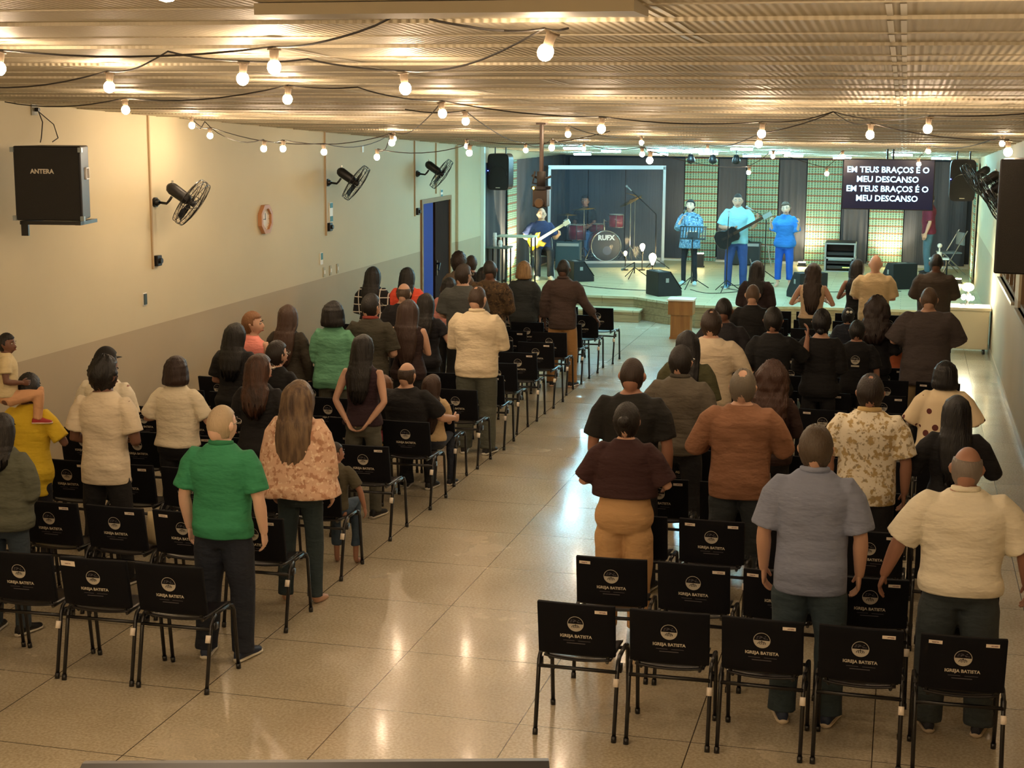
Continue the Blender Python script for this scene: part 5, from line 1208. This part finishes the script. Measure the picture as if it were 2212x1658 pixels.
person('woman with dark reddish hair and glasses in a black jacket left of centre', -5.1, 11.66, 1.63, 'f', 'b', ('long', '#2c1a12', dict(z=1.25, w=1.05, c2='#4a2c1c')), dict(c='#131215', sl=1.9, hem=.76, loose=.025), dict(c='#131317'), ('front', 'front'), hy=-22, glasses=1, w=1.1, group=GL)
person('woman in a light green blouse with shoulder length black hair', -5.68, 14.9, 1.67, 'f', 'b', ('bob', '#0e0b0b', dict(vol=.006)), dict(c='#5a9475', sl=1.7, hem=.82, loose=.026, flare=.015, blouse=.03), dict(c='#4a4a40'), ('front', 'front'), w=1.12, group=GL)
person('man with short dark hair and glasses in a dark olive shirt', -5.38, 15.2, 1.73, 'm', 'b', ('short', '#120f0e'), dict(c='#353226', sl=.85, hem=.8, collar='#8a3a30', loose=.02), dict(c='#17181c'), ('front', 'front'), hy=-22, glasses=1, w=1.05, group=GL)
person('woman with long black hair in a black and white checked top near the wall', -6.72, 19.09, 1.61, 'f', 'b', ('long', '#0f0c0c', dict(z=1.25, w=1.05)), dict(m=FL('black checked', '#121216', '#d8d4cc', None, 'plaid'), sl=1.5, hem=.85, loose=.03), dict(c='#17181c'), ('front', 'front'), w=1.1, group=GL)
person('woman in a coral blouse with dark hair left of the open door', -6.26, 19.13, 1.61, 'f', 'b', ('long', '#0f0c0c', dict(z=1.33)), dict(c='#e8553c', sl=.95, hem=.85, loose=.03, blouse=.04), dict(c='#17181c'), ('front', 'front'), w=1.2, group=GL)
person('bald man in a black T-shirt in front of the coral blouse', -5.73, 17.37, 1.61, 'm', 'b', ('fringe', '#4a3a2c'), dict(c='#17151b', sl=.85, hem=.82, loose=.022), dict(c='#17181c'), ('front', 'front'), w=1.15, group=GL)
person('woman with very long brown hair and bare arms in a dark brown top', -5.1, 15.62, 1.63, 'f', 'b', ('long', '#35221a', dict(z=1.02, w=1.15)), dict(c='#2e1d1d', sl=0, hem=.84), dict(c='#16171b'), ('out', 'chest'), w=1.15, group=GL)
person('woman with long dark hair and a black T-shirt right of the brown haired one', -5.2, 16.56, 1.59, 'f', 'b', ('long', '#15100e', dict(z=1.16)), dict(c='#14131a', sl=.6, hem=.84), dict(c='#16171b'), ('out', 'out'), w=1.1, group=GL)
person('woman with long black hair, maroon sleeveless top and hands clasped behind her', -4.62, 12.84, 1.65, 'f', 'b', ('long', '#100c0c', dict(z=1.17, w=.95)), dict(c='#2b1620', sl=0, hem=.9), dict(c='#55544a', loose=.3), ('behind', 'behind'), w=1.02, group=GL)
person('man with folded arms in a beige sweater and grey trousers on the aisle', -4.35, 15.66, 1.80, 'm', 'b', ('buzz', '#3a2a1e', dict(crown=.2)), dict(c='#dccdb0', sl=1.6, hem=.82, loose=.024, collar='#dccdb0', wr=.008), dict(c='#55584e', loose=.6), ('folded', 'folded'), hy=-10, w=1.22, belly=.05, shoes='#2a2a2c', sole='#e0dccf', group=GL, stance=-.02)
person('man with glasses and short brown hair in a grey shirt', -5.24, 18.22, 1.77, 'm', 'b', ('short', '#2c2018'), dict(c='#4c4f4e', sl=.9, hem=.78, loose=.024), dict(c='#17181c'), ('front', 'front'), hy=-25, glasses=1, w=1.12, group=GL)
person('person with curly brown hair right of the open door', -6.05, 20.8, 1.67, 'f', 'c', ('afro', '#2a1a12'), dict(c='#6a5a4c', sl=.8), dict(c='#17181c'), ('front', 'front'), group=GL)
person('person with short brown hair between curly hair and the leaning brown shirt', -6.09, 21.6, 1.56, 'm', 'c', ('short', '#3a281c'), dict(c='#1a181b', sl=.8), dict(c='#17181c'), ('front', 'front'), group=GL)
person('woman with long black hair beside the man with glasses in grey', -5.6, 20.5, 1.51, 'f', 'b', ('long', '#0b090b', dict(z=1.3)), dict(c='#121015', sl=.8), dict(c='#17181c'), ('front', 'front'), group=GL)
person('short woman in a pink blouse half hidden by the man in the grey shirt', -5.68, 19.1, 1.50, 'f', 'b', ('bob', '#15110f'), dict(c='#c88a84', sl=.95, loose=.03), dict(c='#17181c'), ('front', 'front'), w=1.1, group=GL)
person('man in a brown plaid shirt tilting his head', -5.12, 19.05, 1.75, 'm', 'd', ('buzz', '#1a1310'), dict(m=FL('brown plaid', '#4c3a24', '#2c2015', '#6a5232'), sl=1.8, hem=.8, loose=.03), dict(c='#15151a'), ('front', 'front'), hr=-10, w=1.15, group=GL)
person('woman with short fair hair in a charcoal dress with an orange collar', -5.05, 20.6, 1.6, 'f', 'b', ('bob', '#6a5034', dict(c2='#9a7a50')), dict(c='#2f3436', sl=1.7, hem=.72, loose=.028, collar='#c0583a', flare=.03), dict(c='#15171a'), ('relaxed', 'relaxed'), w=1.1, group=GL)
person('man in brown shirt and tan trousers, hand on a chair by the aisle', -4.36, 19.98, 1.70, 'm', 'e', ('buzz', '#15100e'), dict(c='#43342f', sl=1.75, hem=.80, loose=.024, collar='#43342f'), dict(c='#a07848', loose=.4), ('relaxed', 'rest'), w=1.02, shoes='#20242a', sole='#c9a890', group=GL)
# seated group on the left
person('bald man in a black T-shirt sitting with his arm around a girl', -4.47, 13.62, 1.60, 'm', 'b', ('fringe', '#3a2a20'), dict(c='#121216', sl=.85, hem=.9, loose=.024), dict(c='#16171c'), ('lap', 'hug'), hy=-8, w=1.2, seat=.47, group=GL)
person('girl with light brown hair sitting left of the bald man', -4.74, 13.75, 1.27, 'f', 'b', ('long', '#6b482e', dict(z=1.1, w=1.05)), dict(c='#d66a80', sl=.6), dict(c='#2a3040'), ('lap', 'lap'), seat=.47, group=GL)
person('girl with long brown hair and a cream T-shirt sitting at the aisle', -4.3, 13.9, 1.30, 'f', 'b', ('long', '#3a261c', dict(z=1.05, w=1.05)), dict(c='#c9b088', sl=.7), dict(c='#262c3a'), ('lap', 'lap'), hy=-14, seat=.46, shoes='#1b1c22', sole='#d8ccb8', group=GL)
person('small barefoot child sitting on the aisle chair behind the seated family', -4.26, 11.15, 1.1, 'm', 'c', ('buzz', '#2a2018'), dict(c='#55503f', sl=.8), dict(c='#3a4c60', len=.8), ('relaxed', 'side'), hy=-40, seat=.47, barefoot=True, group=GL)
person('small child in a cream T-shirt and peach trousers riding on the yellow shirt', -6.58, 10.3, .98, 'm', 'd', ('short', '#15100d'), dict(c='#d2c298', sl=.6, loose=.02), dict(c='#d0a078'), ('down', 'front'), hy=-30, z=1.15, seat=.26, yaw=-60, shoes='#a83232', sole='#e0c8b8', w=1.15)
# ---- right block
person('man in a black T-shirt with shaved hair and big ears beside the aisle', -1.93, 11.3, 1.80, 'm', 'c', ('buzz', '#2a1c14'), dict(c='#121211', sl=.85, hem=.84, loose=.022), dict(c='#17181c'), ('relaxed', 'relaxed'), w=1.15, group=GR)
person('woman in a maroon top and tan trousers with dark hair tied in a bun', -1.79, 10.3, 1.64, 'f', 'b', ('bun', '#15100e', dict(bz=.02, br=1.15)), dict(c='#381d1f', sl=.9, hem=1.07, loose=.03, flare=.012, blouse=.03), dict(c='#c09a6c', loose=1.6, ztop=1.13), ('out', 'out'), w=1.22, group=GR)
person('man with glasses and short dark hair in a grey polo shirt', -1.72, 12.42, 1.74, 'm', 'b', ('short', '#1a1513'), dict(c='#5c554a', sl=.85, hem=.86, loose=.022, collar='#4a453c'), dict(c='#15161b'), ('front', 'front'), hy=-10, glasses=1, w=1.08, group=GR)
person('woman with long black hair in an olive green top', -1.81, 13.5, 1.71, 'f', 'b', ('long', '#0f0d10', dict(z=1.1)), dict(c='#46462c', sl=1.0, hem=.84, loose=.03, blouse=.03), dict(c='#17181c'), ('front', 'front'), w=1.15, hr=-4, group=GR)
person('man in a long sleeved cream sweater with a bald spot', -1.73, 14.52, 1.78, 'm', 'b', ('short', '#2c1f17', dict(crown=.2)), dict(c='#d2c2a8', sl=1.9, hem=.82, loose=.026, yoke=1), dict(c='#2a2c30'), ('front', 'side'), w=1.12, group=GR)
person('man with short black hair in a dark shirt right of the lectern', -1.77, 15.9, 1.74, 'm', 'd', ('buzz', '#0e0b0b'), dict(c='#1c1a20', sl=.9, hem=.84, loose=.022), dict(c='#17181c'), ('front', 'front'), w=1.02, group=GR)
person('woman with short greying hair, black T-shirt and light pink trousers', -1.7, 18.3, 1.63, 'f', 'b', ('buzz', '#5a4636'), dict(c='#101013', sl=.8, hem=.92, loose=.022), dict(c='#d0a08c', loose=.4), ('out', 'front'), w=1.15, group=GR)
person('woman with long black hair standing in front of the stage, dark top', -1.93, 21.3, 1.63, 'f', 'c', ('long', '#120d0d', dict(z=1.22)), dict(c='#2a1c1e', sl=1.2, hem=.86, loose=.03), dict(c='#17181c'), ('front', 'front'), w=1.1, group=GR)
person('grey haired balding man in a rust orange jacket', -1.1, 11.3, 1.75, 'm', 'b', ('short', '#686054', dict(crown=.36)), dict(c='#8c6248', sl=1.5, hem=.80, loose=.032, wr=.01, name='jacket', yoke=1), dict(c='#2c3236', loose=.6), ('out', 'clap'), w=1.18, belly=.03, group=GR)
person('woman with curly auburn hair and a brown top', -.98, 12.5, 1.62, 'f', 'b', ('curly', '#3a2014', dict(z=1.22, vol=.018, w=1.1)), dict(c='#2c1712', sl=1.3, hem=.86), dict(c='#17181c'), ('front', 'front'), w=1.05, group=GR)
person('woman in a black top raising her right hand in the right block', -1.22, 15.4, 1.72, 'f', 'c', ('short', '#14100f'), dict(c='#0f1014', sl=.9, hem=.84, loose=.028), dict(c='#17181c'), ('front', 'raised'), w=1.1, group=GR)
person('woman with long wavy brown hair in a sleeveless beige top', -1.17, 21.3, 1.62, 'f', 'b', ('curly', '#33231a', dict(z=1.08, vol=.0, w=1.02)), dict(c='#d0b494', sl=0, hem=.95), dict(c='#20201e', loose=.3), ('out', 'out'), w=1.1, group=GR)
person('woman with long dark hair in a black sleeveless dress raising her left arm', -.61, 22.2, 1.61, 'f', 'c', ('long', '#14100f', dict(z=1.25)), dict(c='#0e0f14', sl=0, hem=.6), dict(c='#0e0f14'), ('clap', 'front'), hy=-20, group=GR)
person('bald man in a beige T-shirt close to the stage', -.36, 21.9, 1.71, 'm', 'b', ('bald', '#8a5a40'), dict(c='#d0b890', sl=.9, hem=.82, loose=.026), dict(c='#2a2c30'), ('folded', 'folded'), w=1.15, group=GR)
person('man with short dark hair in a brown grey shirt beside the glaring lamp', .45, 22.0, 1.74, 'm', 'd', ('buzz', '#1c1512'), dict(c='#41372f', sl=.95, hem=.82, loose=.03), dict(c='#2a2c30'), ('folded', 'folded'), w=1.2, group=GR)
person('large man with short brown hair in a loose grey polo shirt', .30, 17.3, 1.77, 'm', 'b', ('buzz', '#54402f'), dict(c='#4b4241', sl=.98, hem=.70, loose=.045, flare=.02), dict(c='#9a835c', loose=.5), ('out', 'clap'), w=1.3, belly=.04, group=GR)
person('woman with black hair in a beige blouse dotted with dark red flowers', .40, 13.45, 1.55, 'f', 'b', ('bob', '#0c0b0e'), dict(m=FL('dotted blouse', '#dccaa8', '#5c2a24', None, 'dots'), sl=1.0, hem=.84, loose=.034, blouse=.04, flare=.02), dict(c='#2a2c30'), ('out', 'out'), w=1.15, group=GR)
person('woman with long black hair and a black top right of the floral shirt', .43, 11.35, 1.62, 'f', 'c', ('long', '#0b0b10', dict(z=1.1)), dict(c='#0c0c12', sl=1.2, hem=.84, loose=.03), dict(c='#101014'), ('out', 'out'), w=1.1, group=GR)
person('man in a cream floral shirt with a bald spot', -.18, 11.28, 1.76, 'm', 'c', ('short', '#1f1512', dict(crown=.2)), dict(m=FL('cream floral', '#e4dcc8', '#b39a68', '#a09070'), sl=.85, hem=.82, loose=.024, collar='#d0b47c', yoke=1, wr=.007), dict(c='#131318'), ('relaxed', 'relaxed'), w=1.14, group=GR)
person('man with grey blond hair in a blue grey short sleeved shirt and jeans', -.44, 9.02, 1.81, 'm', 'b', ('short', '#4c3f32', dict()), dict(c='#8088a0', sl=.88, hem=.79, loose=.022, collar='#8088a0', wr=.006), dict(c='#33424a', loose=.6), ('relaxed', 'relaxed'), w=1.12, shoes='#22304a', sole='#cfc0a8', group=GR, stance=-.01)
person('bald man in a cream polo shirt with his left hand on a chair back', .42, 9.1, 1.72, 'm', 'c', ('fringe', '#7a7068', dict()), dict(c='#e6dfca', sl=.95, hem=.88, loose=.03, collar='#e6dfca', flare=.0, wr=.009), dict(c='#333c40', loose=.7), (((.6, .1, -1), (.35, .2, -1)), 'side'), hr=3, w=1.3, belly=.06, shoes='#1d2230', sole='#b8a890', group=GR)
person('woman with black hair tied low in a black blouse beside the boy', -.76, 15.7, 1.68, 'f', 'b', ('bun', '#0c0c10', dict(bz=-.07, br=.9)), dict(c='#0e0d10', sl=1.2, hem=.84, loose=.03, neck=1.46), dict(c='#101014'), ('front', 'front'), w=1.05, group=GR)
person('boy in a black T-shirt with a round printed emblem on the back', -.43, 16.5, 1.48, 'm', 'c', ('short', '#0c0b0c'), dict(c='#101014', sl=.85, hem=.84, emblem=1, loose=.02), dict(c='#101014'), ('relaxed', 'relaxed'), w=1., group=GR)
person('woman with curly dark brown hair in a dark top left of the large man', -.25, 17.45, 1.62, 'f', 'b', ('curly', '#2a1c18', dict(z=1.25, vol=.02, w=1.1)), dict(c='#17161b', sl=1.2, hem=.84, loose=.03), dict(c='#101014'), ('front', 'front'), group=GR)
person('small girl in navy with a white bow in her dark hair', -.62, 19.32, 1.27, 'f', 'b', ('bun', '#12131a', dict(bz=.03)), dict(c='#1c2230', sl=.9, loose=.03), dict(c='#101014'), ('front', 'front'), group=GR)
person('child in an orange top half hidden beside the large man', -.02, 18.2, 1.26, 'f', 'b', ('long', '#1c1512', dict(z=1.3)), dict(c='#b5603c', sl=.2, loose=.02), dict(c='#101014'), ('front', 'front'), group=GR)
# ---- on the stage
person('seated bald man in a blue T-shirt playing an electric bass', -6.95, 29.75, 1.72, 'm', 'a', ('bald', '#8a5a40'), dict(c='#33406a', sl=.8, hem=.9), dict(c='#22252c'), ('bassL', 'bassR'), yaw=-158, hy=-8, glasses=1, z=SZ, seat=.5, shoes='#d8d0c0', w=1.05, group='musicians on the stage')
person('drummer in dark clothes behind the clear drum screen', local(1.0, 1.3)[0], local(1.0, 1.3)[1], 1.72, 'm', 'c', ('short', '#1c1512'), dict(c='#1d2328', sl=.8, hem=.9), dict(c='#5a80b0'), ('lap', 'lap'), yaw=180, z=SZ+.07, seat=.5, group='musicians on the stage')
person('singing woman in a blue patterned shirt holding a microphone to her mouth', -3.95, 29.35, 1.62, 'f', 'a', ('ponytail', '#1a1412', dict(bz=.0)), dict(m=FL('blue pattern', '#6a9ac0', '#3a5c78', '#a8d0e0'), sl=1.5, hem=.76, loose=.035, flare=.02, blouse=.03), dict(c='#20222a', loose=-.2), ('front', 'mic'), yaw=172, hp=14, z=SZ, shoes='#b8d8dc', w=.98, group='singers on the stage')
person('singing man in a light blue shirt playing a dark acoustic guitar', -3.02, 28.95, 1.77, 'm', 'b', ('buzz', '#2a2422'), dict(c='#8cc8d8', sl=.85, hem=.84, loose=.026, collar='#9cd4e0'), dict(c='#2f4a86', loose=.1), ('gtrL', 'gtrR'), yaw=184, glasses=1, z=SZ, shoes='#5a8aa0', w=1.1, group='singers on the stage')
person('smiling woman in a bright blue top and blue trousers with raised hands', -2.18, 29.6, 1.6, 'f', 'a', ('ponytail', '#4a3a2c', dict(bz=-.04)), dict(c='#2f7fd6', sl=.95, hem=.82, loose=.03, flare=.015), dict(c='#1f5ec8', loose=.7, len=.85), (((.3, .1, -1), (.15, .6, .75)), ((.3, .1, -1), (.1, .6, .8))), yaw=178, hr=10, glasses=1, z=SZ, w=1.1, barefoot=True, group='singers on the stage')
person('man in a maroon T-shirt standing sideways at the right of the stage', .48, 32.9, 1.68, 'm', 'b', ('buzz', '#1a1513'), dict(c='#6a2238', sl=.9, hem=.86, loose=.022), dict(c='#4a6a78'), ('relaxed', 'relaxed'), yaw=90, z=SZ, w=1.1)
# ---- things held
def guitar_like(name, label, loc, eul, body, neckc, headc, acoustic):
    X_ = Vector(eul).normalized(); Y_ = Vector((0, -1, 0)); Y_ = (Y_-X_*Y_.dot(X_)).normalized()
    r = empty(name, label, 'guitar', loc); r.rotation_euler = Matrix((X_, Y_, X_.cross(Y_))).transposed().to_euler()
    prof = [(-.24, .02), (-.22, .12), (-.14, .19), (-.04, .17), (.03, .125), (.10, .13), (.17, .145), (.22, .10), (.24, .03)] if acoustic else [(-.2, .03), (-.19, .12), (-.1, .16), (0, .125), (.06, .12), (.14, .16), (.24, .13), (.16, .07), (.15, .03)]
    poly = prof+[(x, -z*(.95 if acoustic else .9)) for x, z in reversed(prof)]
    t = .09 if acoustic else .04
    MB().prism(poly, 1, -t/2, t/2).build('guitar_body', mat('guitar '+body, body, rough=.25, coat=.5), r, bevel=.008)
    if acoustic: MB().cyl((.06, t/2, 0), (.06, t/2+.002, 0), .045, 24).build('sound_hole', M_BLACK, r)
    else: MB().prism([(-.1, -.08), (.1, -.1), (.12, .0), (.0, .07), (-.12, .05)], 1, t/2, t/2+.004).build('pickguard', M_WHITE, r)
    n = .62 if acoustic else .8
    MB().box(.14, t/2-.02, -.026, .14+n, t/2+.004, .026).build('neck', mat('neck '+neckc, neckc, rough=.4), r)
    MB().box(.14+n, t/2-.02, -.04, .14+n+.17, t/2, .045).build('headstock', mat('headstock '+headc, headc, rough=.4), r)
    q = MB()
    for k in range(4): q.cyl((.18+n+.035*k, t/2-.01, .04), (.18+n+.035*k, t/2-.01, .075), .008, 6); q.cyl((.18+n+.035*k, t/2-.01, -.04), (.18+n+.035*k, t/2-.01, -.07), .008, 6)
    q.build('tuning_peg', M_CHROME, r)
    q = MB()
    for k in range(4): q.box(-.1, t/2+.006, -.018+.011*k, .14+n, t/2+.008, -.016+.011*k)
    q.build('strings', M_CHROME, r)
    return r
guitar_like('acoustic_guitar', 'dark acoustic guitar held by the man in the light blue shirt', (-3.17, 28.74, SZ+.98), (.86, -.08, .5), '#1c2022', '#3a2c20', '#8aa0a0', True)
guitar_like('bass_guitar', 'electric bass with a yellow body and pale neck held by the seated man', (-6.98, 29.42, SZ+.74), (.66, -.5, .38), '#c8961c', '#c8d4cc', '#d8e4e0', False)
q = MB(); q.cyl((0, 0, -.12), (0, 0, 0), .013, 10, r1=.018); q.ball((0, 0, .02), .026, 12)
mo = q.build('microphone', M_BLACK, smooth=True, loc=(-4.02, 29.14, SZ+1.46)); mo.rotation_euler = (-.6, .3, 0); tag(mo, 'black microphone held to the mouth of the singing woman', 'microphone')
bow = MB().ball((-.02, 0, 0), .018, 8).ball((.02, 0, 0), .018, 8).build('hair_bow', M_WHITE, smooth=True, loc=(-.60, 19.18, 1.24)); tag(bow, 'small white bow in the hair of the girl in navy', 'hair bow')
# things on the chairs
v, f = rings_geo([(0, .09, .05, 0, 0), (.05, .1, .07, 0, 0), (.16, .09, .04, 0, -.01), (.24, .08, .015, 0, -.02)])
tag(MB().add(v, f).build('white_bag', mat('bag cream', '#d8c8a0', rough=.8), smooth=True, loc=(-5.18, 9.98, .48)), 'crumpled cream bag on a chair behind the green polo man', 'bag')
v, f = rings_geo([(0, .05, .05, 0, 0), (.04, .07, .06, .01, 0), (.09, .05, .05, 0, 0), (.12, .02, .02, 0, 0)])
tag(MB().add(v, f).build('yellow_toy', mat('toy yellow', '#c8962c', rough=.8), smooth=True, loc=(-4.72, 13.42, .49)), 'small yellow toy on a chair beside the seated bald man', 'toy')
def bottle(name, label, loc, col):
    r = empty(name, label, 'bottle', loc)
    MB().tube([(0, 0, 0), (0, 0, .01), (0, 0, .15), (0, 0, .18)], [.03, .034, .034, .02], 16).build('bottle_body', mat('bottle '+col, col, rough=.15), r, True); MB().cyl((0, 0, .18), (0, 0, .205), .018, 12).build('cap', M_WHITE, r)
bottle('water_bottle', 'pale blue water bottle on a chair seat in the right block', (-1.0, 16.15, .475), '#9fc4d0')
